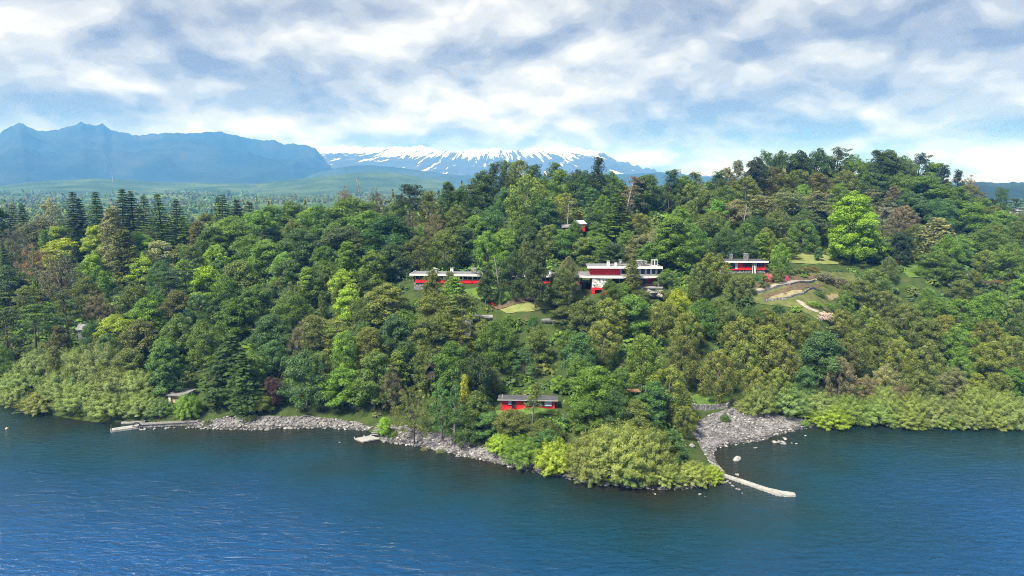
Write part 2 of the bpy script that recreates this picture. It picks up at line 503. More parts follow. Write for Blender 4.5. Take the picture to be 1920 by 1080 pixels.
# ------------------------------------------------------------------ lake
wx = np.concatenate([[-12000, -5000, -2000, -900, -500, -320], np.arange(-240, 241, 5.), [320, 500, 900, 2000, 5000, 12000]])
wy = np.concatenate([[-12000, -4000, -1200, -300, -60, 0, 40, 70], np.arange(90, 200, 3.), [220, 260, 340, 460]])
WX, WY = np.meshgrid(wx, wy)
WP = np.column_stack([WX.ravel(), WY.ravel()])
depth_attr = np.clip(-shore_dist(WP), 0, 200)
def water_mat():
    m, nt, out = new_mat('lake_water')
    p = geo_pos(nt)
    a = N(nt, 'ShaderNodeAttribute', attribute_name='offshore').outputs['Fac']
    wob = noise_node(nt, 0.06, 3, 0.5, p)
    off = N(nt, 'ShaderNodeMath', {0: wob, 1: 22.0, 2: a}, operation='MULTIPLY_ADD').outputs[0]
    k = N(nt, 'ShaderNodeMapRange', {'Value': off, 'From Min': 9.0, 'From Max': 72.0}).outputs['Result']
    c = ramp_node(nt, k, [(0.0, (0.016, 0.016, 0.009)), (0.14, (0.008, 0.021, 0.019)), (0.35, (0.003, 0.034, 0.056)), (0.62, (0.003, 0.042, 0.112)), (1.0, (0.004, 0.056, 0.178))])
    # wind patches: some stretches ruffled, some calmer
    wind = noise_node(nt, 0.018, 3, 0.5, mapping(nt, p, (1.0, 0.8, 1), (0, 0, 0.5)))
    ripple = noise_node(nt, 0.58, 4, 0.66, mapping(nt, p, (0.55, 1.5, 1), (0, 0, math.radians(-8))), 0.7)
    swell = noise_node(nt, 0.16, 2, 0.5, mapping(nt, p, (0.55, 1.4, 1), (0, 0, math.radians(-14))))
    h = N(nt, 'ShaderNodeMath', {0: swell, 1: 0.7, 2: ripple}, operation='MULTIPLY_ADD').outputs[0]
    near = N(nt, 'ShaderNodeMapRange', {'Value': a, 'From Min': 0.0, 'From Max': 40.0, 'To Min': 0.35, 'To Max': 1.0}).outputs['Result']
    st = N(nt, 'ShaderNodeMapRange', {'Value': wind, 'From Min': 0.3, 'From Max': 0.7, 'To Min': 0.72, 'To Max': 0.95}).outputs['Result']
    st = N(nt, 'ShaderNodeMath', {0: st, 1: near}, operation='MULTIPLY').outputs[0]
    b = N(nt, 'ShaderNodeBump', {'Height': h, 'Strength': st, 'Distance': 1.0})
    pr = N(nt, 'ShaderNodeBsdfPrincipled', {'Base Color': c, 'Roughness': 0.15, 'IOR': 1.333, 'Specular IOR Level': 0.5, 'Normal': b.outputs['Normal']})
    nt.links.new(pr.outputs['BSDF'], out.inputs['Surface'])
    return m
M['water'] = water_mat()
o = link('lake', np_mesh('lake', np.column_stack([WP, np.zeros(len(WP))]), grid_faces(len(wx), len(wy)), {'offshore': ('FLOAT', depth_attr)}), M['water'])
tag(o, 'deep blue lake with small wind ripples', kind='structure')

# ------------------------------------------------------------------ far country: plain, foothills, range, volcano
def fbm(x, y, z=0.0, oct=4):
    return mnoise.fractal((x, y, z), 0.9, 2.0, oct)
def far_land_mat(name, lo, mid, hi, scale, bump=1.0):
    m, nt, out = new_mat(name)
    p = geo_pos(nt)
    n = noise_node(nt, scale, 7, 0.62, p)
    n2 = noise_node(nt, scale * 14, 4, 0.7, p)
    f = N(nt, 'ShaderNodeMath', {0: n2, 1: 0.45, 2: n}, operation='MULTIPLY_ADD').outputs[0]
    c = ramp_node(nt, f, [(0.52, lo), (0.70, mid), (0.92, hi)])
    finish(nt, out, c, 0.95, 0.1, n2, bump, 12.0)
    return m
M['plain'] = far_land_mat('plain', (0.022, 0.045, 0.016), (0.05, 0.10, 0.028), (0.14, 0.20, 0.07), 0.0042)
rr = np.concatenate([np.linspace(420, 1400, 40), np.geomspace(1460, 15500, 50)])
aa = np.radians(np.linspace(-62, 62, 260))
verts = []
for r in rr:
    for a_ in aa:
        x, y = r * math.sin(a_), r * math.cos(a_)
        z = 5.0 + fbm(x * .0022, y * .0022, 4.0) * min(14, r * .006) + min(r / 900, 8)
        if abs(x) < 630 and y < 715: z = -5.0 if y < 690 else 4.0
        if y < 420 + 0.02 * abs(x): z = min(z, (y - (200 + .03 * abs(x))) * .03)
        verts.append((x, y, z))
o = link('plain', np_mesh('plain', verts, grid_faces(len(aa), len(rr)), smooth=True), M['plain'])
tag(o, 'wooded lowland plain stretching to the mountains', kind='structure')

def ridge(name, material, profile, R, foot, back, base, rough, nr=34, step=4, gully=0.0, label=None, jag=0.0, power=1.25):
    """a range whose crest, seen from the camera, follows the profile at horizontal distance R"""
    px = np.arange(profile[0][0], profile[-1][0] + 1, step)
    py = np.interp(px, [p[0] for p in profile], [p[1] for p in profile])
    ts = np.concatenate([np.linspace(0, 1, nr), 1 + np.linspace(0.1, 1, 8)])
    verts = []
    for t_ in ts:
        for i, (a_, b_) in enumerate(zip(px, py)):
            d = ray(a_, b_)
            hx = math.hypot(d[0], d[1])
            crest = CAMZ + d[2] / hx * R
            jg = mnoise.noise((a_ * .11, 7.7, R)) * jag + mnoise.noise((a_ * .37, 2.7, R)) * jag * .5
            ux, uy = d[0] / hx, d[1] / hx
            r = foot + (R - foot) * t_ if t_ <= 1 else R + (back - R) * (t_ - 1)
            s = t_ ** power if t_ <= 1 else max(0.0, 1 - (t_ - 1)) ** 1.2
            x, y = ux * r, uy * r
            g = mnoise.ridged_multi_fractal((x / rough, y / rough * .7, R * .001), 0.9, 2.1, 4, 1.0, 2.0) - 1.0
            k = 4 * s * (1 - s) if t_ <= 1 else 0.3
            z = base + (crest - base) * s + g * gully * k + jg * s ** 6
            lim = crest + jg - 0.02 * (R - r) if t_ <= 1 else 1e9
            verts.append((x, y, min(z, lim)))
    o = link(name, np_mesh(name, verts, grid_faces(len(px), len(ts)), smooth=True), material)
    tag(o, label, kind='structure')
    return o
M['range'] = far_land_mat('range_forest', (0.008, 0.014, 0.010), (0.013, 0.024, 0.014), (0.04, 0.045, 0.035), 0.0016, 0.6)
ridge('mountain', M['range'],
      [(-420, 300), (-250, 270), (-120, 258), (-40, 262), (0, 250), (20, 236), (37, 230), (55, 239), (75, 246), (100, 245), (130, 237), (152, 230), (172, 235),
       (181, 235), (190, 231), (207, 243), (235, 250), (262, 254), (300, 250), (350, 250), (413, 247), (450, 256), (480, 262), (512, 263), (533, 270),
       (570, 271), (590, 277), (602, 290), (612, 304), (626, 318), (650, 327), (700, 334), (760, 341)],
      7200, 4800, 8000, 2, 900, nr=40, gully=120, jag=14, label='dark forested mountain range across the plain')
M['foothill'] = far_land_mat('foothill_forest', (0.014, 0.026, 0.015), (0.022, 0.042, 0.022), (0.05, 0.07, 0.035), 0.002, 0.6)
ridge('hill', M['foothill'], [(560, 336), (600, 322), (650, 312), (690, 309), (760, 316), (850, 328), (950, 330), (1080, 330), (1180, 326), (1240, 323), (1290, 328),
                              (1340, 333), (1450, 342), (1600, 346)], 5400, 4000, 6000, 2, 600, gully=30, jag=4, label='low forested foothills under the snowy volcano')
M['pasture'] = far_land_mat('pasture_hill', (0.025, 0.05, 0.022), (0.05, 0.095, 0.035), (0.11, 0.16, 0.06), 0.006)
ridge('hill', M['pasture'], [(480, 344), (560, 336), (620, 329), (660, 325), (705, 323), (745, 325), (790, 334), (850, 342)], 3300, 2500, 3900, 2, 500, gully=20, jag=3, label='light green rounded hill at the foot of the mountains')
ridge('hill', M['pasture'], [(-300, 350), (-100, 346), (0, 348), (60, 342), (120, 338), (190, 335), (230, 337), (300, 342), (400, 343), (500, 345)], 3600, 2700, 4300, 2, 500, gully=12, jag=3, label='pale green lowland swell before the mountain range')
ridge('hill', M['foothill'], [(1740, 352), (1790, 345), (1835, 341), (1870, 343), (1900, 341), (1960, 345), (2100, 340), (2300, 352)], 2600, 1500, 3300, 1, 500, gully=25, jag=4, label='hazy wooded hill beyond the high wooded headland')

def snow_mat():
    m, nt, out = new_mat('volcano_snow')
    p = geo_pos(nt)
    sx = N(nt, 'ShaderNodeSeparateXYZ', {0: p})
    # streaks of snow run down from the summit, hidden in the cloud
    dx = N(nt, 'ShaderNodeMath', {0: sx.outputs['X'], 1: -350.0}, operation='SUBTRACT').outputs[0]
    dz = N(nt, 'ShaderNodeMath', {0: 1150.0, 1: sx.outputs['Z']}, operation='SUBTRACT').outputs[0]
    ang = N(nt, 'ShaderNodeMath', {0: dx, 1: dz}, operation='ARCTAN2').outputs[0]
    v = N(nt, 'ShaderNodeCombineXYZ', {'X': ang, 'Y': N(nt, 'ShaderNodeMath', {0: dz, 1: 0.0028}, operation='MULTIPLY').outputs[0], 'Z': 0.0}).outputs[0]
    s1 = noise_node(nt, 17.0, 7, 0.72, mapping(nt, v, (1.0, 0.13, 1)), 0.5)
    s2 = noise_node(nt, 3.0, 3, 0.5, v)
    hgt = N(nt, 'ShaderNodeMapRange', {'Value': sx.outputs['Z'], 'From Min': 250.0, 'From Max': 440.0, 'To Min': -0.20, 'To Max': 0.08}).outputs['Result']
    k = N(nt, 'ShaderNodeMath', {0: s1, 1: 1.5, 2: hgt}, operation='MULTIPLY_ADD').outputs[0]
    k = N(nt, 'ShaderNodeMath', {0: s2, 1: 0.5, 2: k}, operation='MULTIPLY_ADD').outputs[0]
    c = ramp_node(nt, k, [(0.955, (0.035, 0.036, 0.042)), (0.985, (0.92, 0.93, 0.95))])
    c.node.color_ramp.elements[1].position = 0.985
    finish(nt, out, c, 0.7, 0.2)
    return m
M['snow'] = snow_mat()
ridge('volcano', M['snow'], [(440, 300), (520, 286), (600, 277), (640, 274), (700, 277), (760, 277), (795, 273), (820, 281), (860, 284), (900, 279), (930, 278), (960, 282), (1000, 277),
                             (1040, 276), (1080, 279), (1115, 283), (1150, 296), (1190, 311), (1240, 321), (1330, 330), (1450, 338)],
      8600, 6200, 9600, 10, 1000, nr=44, step=3, gully=70, jag=30, label='snow streaked volcano slopes rising into the clouds', power=1.6)
# ------------------------------------------------------------------ sheets laid on the terrain: beach, lawns, garden
def in_poly(pts, poly):
    pts = np.asarray(pts); poly = np.asarray(poly)
    ins = np.zeros(len(pts), bool)
    for a, b in zip(poly, np.roll(poly, -1, axis=0)):
        c = ((a[1] > pts[:, 1]) != (b[1] > pts[:, 1]))
        ins ^= c & (pts[:, 0] < (b[0] - a[0]) * (pts[:, 1] - a[1]) / (b[1] - a[1] + 1e-12) + a[0])
    return ins
CLEAR = []
def sheet(name, material, label, px_poly=None, poly=None, lift=0.14, step=1.4, wob=0.5):
    if poly is None:
        poly = [ground(*p)[:2] for p in px_poly]
    dense = []
    for a, b in zip(poly, poly[1:] + poly[:1]):
        a, b = np.array(a), np.array(b)
        n = max(1, int(np.linalg.norm(b - a) / step))
        for k in range(n):
            p = a + (b - a) * k / n
            p = p + np.array((mnoise.noise((p[0] * .4, p[1] * .4, 1.3)), mnoise.noise((p[0] * .4, p[1] * .4, 8.3)))) * wob
            dense.append(Vector(p))
    arr = np.array([tuple(p) for p in dense])
    x0, y0 = arr.min(0); x1, y1 = arr.max(0)
    gxx, gyy = np.meshgrid(np.arange(x0, x1, step), np.arange(y0, y1, step))
    gp = np.column_stack([gxx.ravel(), gyy.ravel()]) + rng.uniform(-.2, .2, (gxx.size, 2)) * step
    gp = gp[in_poly(gp, arr)]
    n = len(dense)
    vs, es, fs, *_ = delaunay_2d_cdt(dense + [Vector(p) for p in gp], [(i, (i + 1) % n) for i in range(n)], [list(range(n))], 1, 1e-4)
    verts = [(v.x, v.y, tz(v.x, v.y) + lift) for v in vs]
    me = bpy.data.meshes.new(name); me.from_pydata(verts, [], [f if len(f) else f for f in fs]); me.update()
    for p in me.polygons: p.use_smooth = True
    o = link(name, me, material)
    if me.polygons and me.polygons[0].normal.z < 0: me.flip_normals()
    CLEAR.append(arr)
    tag(o, label, kind='structure')
    return o, arr
def gravel_mat(name, lo, mid, hi, scale=1.6):
    m, nt, out = new_mat(name)
    p = geo_pos(nt)
    n = noise_node(nt, .25, 5, .65, p)
    v = N(nt, 'ShaderNodeTexVoronoi', {'Vector': p, 'Scale': scale})
    f = N(nt, 'ShaderNodeMath', {0: N(nt, 'ShaderNodeSeparateColor', {'Color': v.outputs['Color']}).outputs[0], 1: .35, 2: n}, operation='MULTIPLY_ADD').outputs[0]
    c = ramp_node(nt, f, [(.42, lo), (.68, mid), (.92, hi)])
    # wet stones along the waterline
    wet = N(nt, 'ShaderNodeMapRange', {'Value': N(nt, 'ShaderNodeSeparateXYZ', {0: p}).outputs['Z'], 'From Min': .18, 'From Max': .42, 'To Min': .38, 'To Max': 1.0}).outputs['Result']
    wc = N(nt, 'ShaderNodeVectorMath', {0: c}, operation='SCALE'); nt.links.new(wet, wc.inputs['Scale'])
    c = wc.outputs['Vector']
    finish(nt, out, c, .95, .15, v.outputs['Distance'], .7, .2)
    return m
M['gravel'] = gravel_mat('gravel', (.08, .077, .082), (.15, .146, .155), (.235, .23, .24))
M['lawn'] = mottled('lawn', (.055, .105, .022), (.12, .19, .04), .5, .95, .1, .5)
M['dry_lawn'] = mottled('dry_lawn', (.13, .165, .05), (.22, .24, .085), .4, .95, .1, .5)
M['soil'] = mottled('soil', (.055, .055, .028), (.15, .105, .072), .9, .95, .1, .6)
M['sand'] = mottled('sand', (.15, .145, .07), (.30, .255, .165), .7, .95, .1, .4)
M['path'] = mottled('path_gravel', (.2, .18, .15), (.32, .3, .25), 1.0, .95, .1, .3)
M['rock_soil'] = mottled('bank_soil', (.10, .085, .08), (.22, .19, .18), .8, .95, .1, .8)

def inland(px_list, back_px):
    return [at_z(*p)[:2] for p in px_list] + [ground(*p)[:2] for p in back_px]
beach1, BE1 = sheet('beach', M['gravel'], 'strip of grey pebbles between the long jetty and the floating dock', poly=[tuple(p) for p in inland(
    [(345, 801), (375, 803), (420, 807), (470, 807), (520, 804), (570, 804), (620, 803), (650, 806), (690, 809)], [(700, 802), (665, 792), (610, 786), (575, 781), (540, 783), (500, 780), (470, 784), (430, 783), (400, 790), (362, 794)])], lift=.16)
beach2, BE2 = sheet('beach', M['gravel'], 'narrow stony shore beside the floating dock', poly=[tuple(p) for p in inland(
    [(702, 818), (715, 830), (745, 832), (780, 837), (820, 845), (860, 854), (905, 864)], [(925, 850), (880, 832), (830, 818), (780, 806), (740, 798), (712, 803)])], lift=.16)
beach3, BE3 = sheet('beach', M['gravel'], 'wide grey pebble beach in the cove behind the stone jetty', poly=[tuple(p) for p in inland(
    [(1362, 893), (1350, 880), (1340, 864), (1333, 850), (1345, 841), (1366, 834), (1400, 830), (1435, 827), (1452, 818), (1478, 812), (1500, 805), (1525, 800)], [(1512, 786), (1470, 784), (1440, 776), (1412, 764), (1370, 768), (1335, 776), (1308, 790), (1300, 812), (1312, 840), (1330, 868)])], lift=.16)
beach4, BE4 = sheet('beach', M['gravel'], 'rim of dark stones under the tip of the willow thicket', poly=[tuple(p) for p in inland(
    [(905, 864), (940, 872), (985, 882), (1030, 890), (1080, 901), (1130, 909), (1180, 915), (1230, 919), (1280, 918), (1330, 912), (1362, 905)], [(1352, 895), (1280, 902), (1230, 903), (1180, 899), (1130, 893), (1080, 885), (1030, 874), (985, 866), (940, 856), (915, 852)])], lift=.12)
lawn1, LW1 = sheet('lawn', M['lawn'], 'bright green lawn in front of the long hotel wing', [(868, 545), (900, 540), (950, 541), (1000, 545), (1012, 556), (985, 562), (940, 572), (905, 566), (875, 556)], lift=.22)
lawn2, LW2 = sheet('lawn', M['dry_lawn'], 'small yellowish lawn below the slanting garden path', [(935, 582), (985, 570), (1030, 568), (1035, 582), (990, 588), (950, 592)], lift=.22)
path1, PT1 = sheet('garden_path', M['soil'], 'slanting brown garden path below the hotel lawn', [(918, 578), (955, 568), (1012, 556), (1028, 562), (985, 569), (930, 583)], lift=.26, wob=.6)
lawn3, LW3 = sheet('lawn', M['dry_lawn'], 'sunlit lawn beside the great lime green tree', [(1484, 474), (1510, 474), (1560, 482), (1600, 492), (1570, 497), (1520, 496), (1478, 494), (1470, 484)], lift=.22)
lawn4, LW4 = sheet('lawn', M['lawn'], 'small hill lawn near the parked white car', [(1688, 494), (1715, 494), (1740, 506), (1745, 524), (1705, 522), (1684, 508)], lift=.22)
M['garden'] = mottled('garden_ground', (.05, .075, .02), (.13, .14, .05), .35, .95, .1, .6)
garden, GD1 = sheet('garden_ground', M['garden'], 'terraced garden ground below the red bungalow with two chimneys', [(1384, 552), (1425, 540), (1480, 524), (1540, 508), (1600, 512), (1608, 540), (1590, 570), (1565, 590), (1530, 600), (1490, 580), (1450, 575), (1410, 568)], lift=.18)
bed1, _ = sheet('flower_bed', M['soil'], 'brown earth flower bed between path and sandy terrace', [(1428, 556), (1470, 544), (1510, 533), (1540, 530), (1540, 538), (1505, 545), (1470, 554), (1432, 562)], lift=.30, wob=.9)
bed2, _ = sheet('flower_bed', M['soil'], 'dark earth bed above the slanting terrace path', [(1385, 541), (1440, 528), (1500, 517), (1535, 516), (1530, 523), (1480, 531), (1440, 541), (1400, 549)], lift=.30, wob=.9)
bed3, _ = sheet('sand_patch', M['sand'], 'pale sandy terrace in the middle of the garden', [(1455, 556), (1480, 548), (1503, 546), (1504, 552), (1482, 559), (1455, 563), (1432, 566)], lift=.34, wob=.8)
bed4, _ = sheet('sand_patch', M['sand'], 'round pinkish sandy patch beside the garden lawn', [(1549, 555), (1562, 551), (1575, 555), (1576, 562), (1560, 564), (1550, 560)], lift=.34, wob=.8)
path2, _ = sheet('garden_path', M['path'], 'pale gravel path slanting up the terraced garden', [(1398, 549), (1440, 539), (1480, 529), (1530, 524), (1532, 527), (1482, 534), (1442, 544), (1402, 553)], lift=.38, wob=.1)
path3, _ = sheet('garden_path', M['path'], 'gravel path curving down to the white flowering bush', [(1497, 565), (1505, 570), (1520, 580), (1536, 585), (1534, 589), (1515, 584), (1500, 575), (1492, 567)], lift=.38, wob=.1)
lawn5, LW5 = sheet('lawn', M['lawn'], 'small grassy ledge above the wide pebble beach', [(1296, 745), (1330, 738), (1370, 748), (1362, 764), (1330, 766), (1298, 765)], lift=.22)
lawn6, LW6 = sheet('lawn', M['lawn'], 'grass strip in front of the lower red bungalow', [(930, 772), (985, 768), (1045, 772), (1046, 780), (985, 782), (932, 784)], lift=.2)

# terrace edging of the garden: two low dry stone walls
def wall_along(px_pts, hgt, thick, name, material, label, cat):
    pts = [np.array(ground(*p)[:2]) for p in px_pts]
    root = empty(name, (*pts[0], tz(*pts[0])))
    k_ = 0
    for a, b in zip(pts[:-1], pts[1:]):
        L = np.linalg.norm(b - a); n = max(1, int(L / .9))
        u = (b - a) / L; w = np.array((-u[1], u[0]))
        for i in range(n):
            s0, s1 = i / n * L + .02, (i + 1) / n * L - .02
            hh = hgt * rng.uniform(.85, 1.12); tt = thick * rng.uniform(.9, 1.1)
            q = [a + u * s0 - w * tt / 2, a + u * s1 - w * tt / 2, a + u * s1 + w * tt / 2, a + u * s0 + w * tt / 2]
            zz = [tz(*p) for p in q]
            m = MB().prism([p - pts[0] for p in q], min(zz) - .4 - tz(*pts[0]), max(zz) + .25 + hh - tz(*pts[0]))
            m.build('stone_block', material, root); k_ += 1
    tag(root, label, cat)
    return root
wall_along([(1402, 556), (1442, 546), (1482, 536), (1528, 528)], .45, .35, 'terrace_wall', M['stone_wall'], 'low stone terrace wall along the pale slanting garden path', 'wall')
wall_along([(1432, 568), (1482, 561), (1506, 553), (1540, 547)], .4, .3, 'terrace_wall', M['stone_wall'], 'low stone wall edging the pale sandy terrace', 'wall')
wall_along([(1296, 768), (1330, 769), (1362, 767), (1374, 757)], .8, .5, 'retaining_wall', M['stone_wall'], 'stone retaining wall under the grassy ledge by the wide beach', 'wall')

# ------------------------------------------------------------------ rocks and pebbles
def rock_mesh(seed, sub=2):
    bm = bmesh.new()
    bmesh.ops.create_icosphere(bm, subdivisions=sub, radius=1.0)
    for v in bm.verts:
        d = v.co.normalized()
        v.co = d * (0.72 + .55 * mnoise.noise(d * 1.1 + Vector((seed * 3.1, 0, 0))) + .22 * mnoise.noise(d * 2.6 + Vector((0, seed * 2.3, 0))))
        v.co.z *= .72
    me = bpy.data.meshes.new('boulder'); bm.to_mesh(me); bm.free()
    me.materials.append(M['rock'])
    return me
ROCKS = [rock_mesh(i) for i in range(9)]
def rock(x, y, s, label, group=None, z=None, flat=1.0, name='boulder'):
    o = bpy.data.objects.new(name, ROCKS[int(rng.integers(9))]); COL.objects.link(o)
    o.location = (x, y, (max(tz(x, y), -.12) if z is None else z) + .22 * s)
    o.rotation_euler = (rng.normal(0, .15), rng.normal(0, .15), rng.uniform(0, 6.28))
    o.scale = (s * rng.uniform(.85, 1.35), s * rng.uniform(.75, 1.1), s * flat * rng.uniform(.7, 1.05))
    tag(o, label, 'rock', group)
    return o
for (px, py, spx, lab) in [
    (500, 806, 10, 'pale rock in the shallows off the grey pebble strip'), (637, 829, 6, 'small white rock standing in open water off the floating dock'), (649, 829, 3, 'tiny pale rock beside the white rock off the floating dock'),
    (1228, 926, 7, 'small white rock in the water off the willow thicket'), (1312, 927, 9, 'pale rock in the water off the tip of the stone jetty shore'), (1322, 931, 5, 'flat rock just beside the pale rock off the willow tip'),
    (1417, 840, 9, 'round pale rock alone in the cove by the wide beach'), (1472, 823, 11, 'pale rock in the cove farthest from the round lone rock'), (1466, 831, 17, 'broad flat rock in the shallows of the cove'), (1453, 829, 11, 'low rock touching the broad flat rock in the cove'),
    (1493, 832, 7, 'small rock outermost in the cove shallows'), (1484, 831, 5, 'tiny rock between broad flat rock and outermost cove rock'), (1383, 862, 20, 'dark flat rock with a small bush on it in the cove'),
    (1344, 790, 15, 'white boulder under the retaining wall on the wide beach'), (1322, 793, 9, 'pale boulder beside the olive shrub on the wide beach'), (1458, 804, 13, 'large dark boulder on the wide beach by the cove'), (1380, 802, 12, 'brownish boulder high on the wide beach'),
    (1335, 824, 11, 'dark boulder low on the wide beach'), (1345, 826, 9, 'dark boulder next to another low on the wide beach'), (1340, 843, 10, 'dark round boulder at the inner corner of the cove'), (1862, 798, 10, 'pale rock in the water off the far willow row'),
    (1382, 890, 10, 'pale rock beside the root of the stone jetty'), (1298, 838, 16, 'rounded dark boulder on the flank of the willow point'), (1508, 797, 10, 'pale boulder where the wide beach meets the willow row'), (1510, 817, 6, 'white rock at the outer end of the wide beach'), (460, 826, 3, 'small pale rock awash near the grey pebble strip')]:
    P = at_z(px, py, 0) if tz(*at_z(px, py, 0)[:2]) < .3 else np.array((*ground(px, py)[:2], 0))
    dep = P[1] * CP + CAMZ * SP
    rock(P[0], P[1], spx / 2 * dep / F * 1.05, lab, flat=.8)
def along(px_list, n, lo, hi, label, near, jitter=1.2, inland_=0.3):
    pts = np.array([at_z(*p)[:2] for p in px_list])
    seg = np.linalg.norm(np.diff(pts, axis=0), axis=1); cum = np.concatenate([[0], np.cumsum(seg)])
    for k in range(n):
        s = rng.uniform(0, cum[-1])
        x = np.interp(s, cum, pts[:, 0]) + rng.normal(0, .4); y = np.interp(s, cum, pts[:, 1]) + abs(rng.normal(inland_, jitter)) - .5
        sz = lo + (hi - lo) * rng.uniform() ** 1.6
        f = (sz - lo) / (hi - lo)
        size = 'large' if f > .66 else ('medium' if f > .28 else 'small')
        where = near[min(int(s / cum[-1] * len(near)), len(near) - 1)]
        rock(x, y, sz, f'{size} {label}, {where}', f'{size} rocks {where}')
along([(365, 802), (420, 805), (470, 805), (520, 802), (570, 802), (620, 801), (690, 807)], 34, .35, .85, 'grey boulder on the pebble strip', ['next to the long jetty', 'under the spreading conifer', 'below the maroon bush', 'under the emerald tree', 'towards the floating dock', 'close to the wooden steps'])
along([(262, 806), (300, 803), (375, 801)], 16, .3, .6, 'grey stone heaped against the long jetty', ['by its white head', 'at its middle', 'by its landward end'], .5, 0)
along([(715, 828), (780, 835), (860, 852), (905, 862)], 30, .35, .8, 'grey boulder on the narrow stony shore', ['right beside the floating dock', 'near the lime green sapling', 'below the pale-stemmed trees', 'next to the willow thicket'])
along([(905, 862), (985, 879), (1080, 898), (1180, 912), (1280, 915), (1358, 904)], 34, .3, .75, 'dark boulder under the willow thicket', ['on the side of the floating dock', 'below the lower red bungalow', 'under the lime green willows', 'under the biggest willow', 'at the tip of the point', 'towards the stone jetty'], .5, -.2)
along([(1340, 866), (1336, 850), (1348, 840), (1400, 829), (1452, 817), (1520, 799)], 26, .25, .6, 'grey stone on the wide beach waterline', ['towards the stone jetty', 'in the inner corner of the cove', 'at the middle of the cove', 'towards the far willow row'], .8)
along([(1335, 868), (1345, 880), (1360, 893)], 14, .35, .8, 'grey boulder piled on the shore', ['short of the stone jetty', 'right at the stone jetty root'], 1.6)
along([(1530, 797), (1650, 795), (1760, 798), (1900, 798)], 16, .25, .55, 'pale stone under the far willow row', ['near the wide beach', 'midway along the row', 'well away from the wide beach'], .4, -.2)
P = [at_z(*p) for p in ((1362, 900), (1388, 921))]
for k in range(11):
    q = P[0] + (P[1] - P[0]) * k / 10
    rock(q[0] + rng.normal(0, .35), q[1] + rng.normal(0, .35), rng.uniform(.22, .5), 'grey rock of the short line running out beside the stone jetty', 'rocks in the short line beside the stone jetty')
# loose stones too many to count: one mesh
def pebbles(name, polys, n, lo, hi, label):
    base = []
    for k in range(5):
        bm = bmesh.new(); bmesh.ops.create_icosphere(bm, subdivisions=1, radius=1)
        r = np.random.default_rng(k)
        for v in bm.verts: v.co = v.co * r.uniform(.7, 1.15); v.co.z *= .6
        bm.verts.ensure_lookup_table()
        base.append((np.array([tuple(v.co) for v in bm.verts]), np.array([[v.index for v in f.verts] for f in bm.faces]))); bm.free()
    V, Fc, Cc = [], [], []; off = 0
    for arr, cnt in polys:
        x0, y0 = arr.min(0); x1, y1 = arr.max(0)
        q = rng.uniform((x0, y0), (x1, y1), (cnt * 6, 2)); q = q[in_poly(q, arr)][:cnt]
        for p in q:
            v, f = base[int(rng.integers(5))]
            s = lo + (hi - lo) * rng.uniform() ** 4
            a_ = rng.uniform(0, 6.28)
            w = v * s * np.array((1.2, .9, 1)); w = np.column_stack([w[:, 0] * math.cos(a_) - w[:, 1] * math.sin(a_), w[:, 0] * math.sin(a_) + w[:, 1] * math.cos(a_), w[:, 2]])
            V.append(w + (p[0], p[1], tz(*p) + .2 + s * .15)); Fc.append(f + off); off += len(v)
            g = rng.uniform(.08, .27) + (.18 if rng.uniform() < .10 else 0); Cc.append(np.tile((g, g * .985, g * .98, 1), (len(v), 1)))
    o = link(name, np_mesh(name, np.vstack(V), np.vstack(Fc), {'col': ('FLOAT_COLOR', np.vstack(Cc))}), M['pebble'])
    tag(o, label, kind='stuff')
pebbles('pebbles', [(BE1, 1500), (BE2, 1300), (BE3, 2000), (BE4, 1300)], 0, .07, .46, 'loose grey pebbles strewn along the lake shore')

# ------------------------------------------------------------------ buildings
def window(parent, x0, x1, z0, z1, y, fr=.09, mull=0, frame='white_paint', pane='glass', name='window'):
    """frame with recessed pane; faces -y"""
    m = MB()
    m.box(x0, x0 + fr, y - .06, y + .10, z0, z1).box(x1 - fr, x1, y - .06, y + .10, z0, z1)
    m.box(x0 + fr, x1 - fr, y - .055, y + .10, z0, z0 + fr).box(x0 + fr, x1 - fr, y - .055, y + .10, z1 - fr, z1)
    for k in range(mull):
        xc = x0 + (x1 - x0) * (k + 1) / (mull + 1)
        m.box(xc - fr * .5, xc + fr * .5, y - .05, y + .09, z0 + fr, z1 - fr)
    f = m.build(name, M[frame], parent)
    MB().box(x0 + fr * .6, x1 - fr * .6, y + .03, y + .07, z0 + fr * .6, z1 - fr * .6).build('pane', M[pane], f)
    return f
def chimney(parent, x, y, z0, z1, w, material='stone_wall', cap=True):
    o = MB().box(x - w / 2, x + w / 2, y - w / 2, y + w / 2, z0, z1).build('chimney', M[material], parent)
    if cap: MB().box(x - w / 2 - .08, x + w / 2 + .08, y - w / 2 - .08, y + w / 2 + .08, z1, z1 + .14).build('chimney_cap', M['concrete'], o)
    return o

# -- long hotel wing
a, b = at(774, 538, 222), at(1092, 538, 217)
L = float(np.linalg.norm(b[:2] - a[:2])); rz = math.atan2(b[1] - a[1], b[0] - a[0])
wing = empty('hotel_wing', (a[0], a[1], at(900, 538, 219)[2]), rz)
tag(wing, 'long low hotel wing with red panels under white window strips and white roof edge', 'building')
MB().prism([(.4, .5), (L - .2, .5), (L - .2, 7.5), (.4, 7.5)], -1.5, 3.55).build('wall', M['dark_wood'], wing)
MB().box(.3, L - .3, .15, .48, -1.5, 1.0).build('stone_base', M['stone_wall'], wing)
rf = MB().box(-.6, L + .2, -1.1, 8.2, 3.62, 3.75).build('roof', M['grey_roof'], wing)
MB().box(-.7, L + .3, -1.25, -1.1, 3.42, 4.0).build('fascia', M['white_paint'], rf)
MB().box(-.75, -.6, -1.1, 8.2, 3.42, 4.0).build('fascia', M['white_paint'], rf)
nb = 17
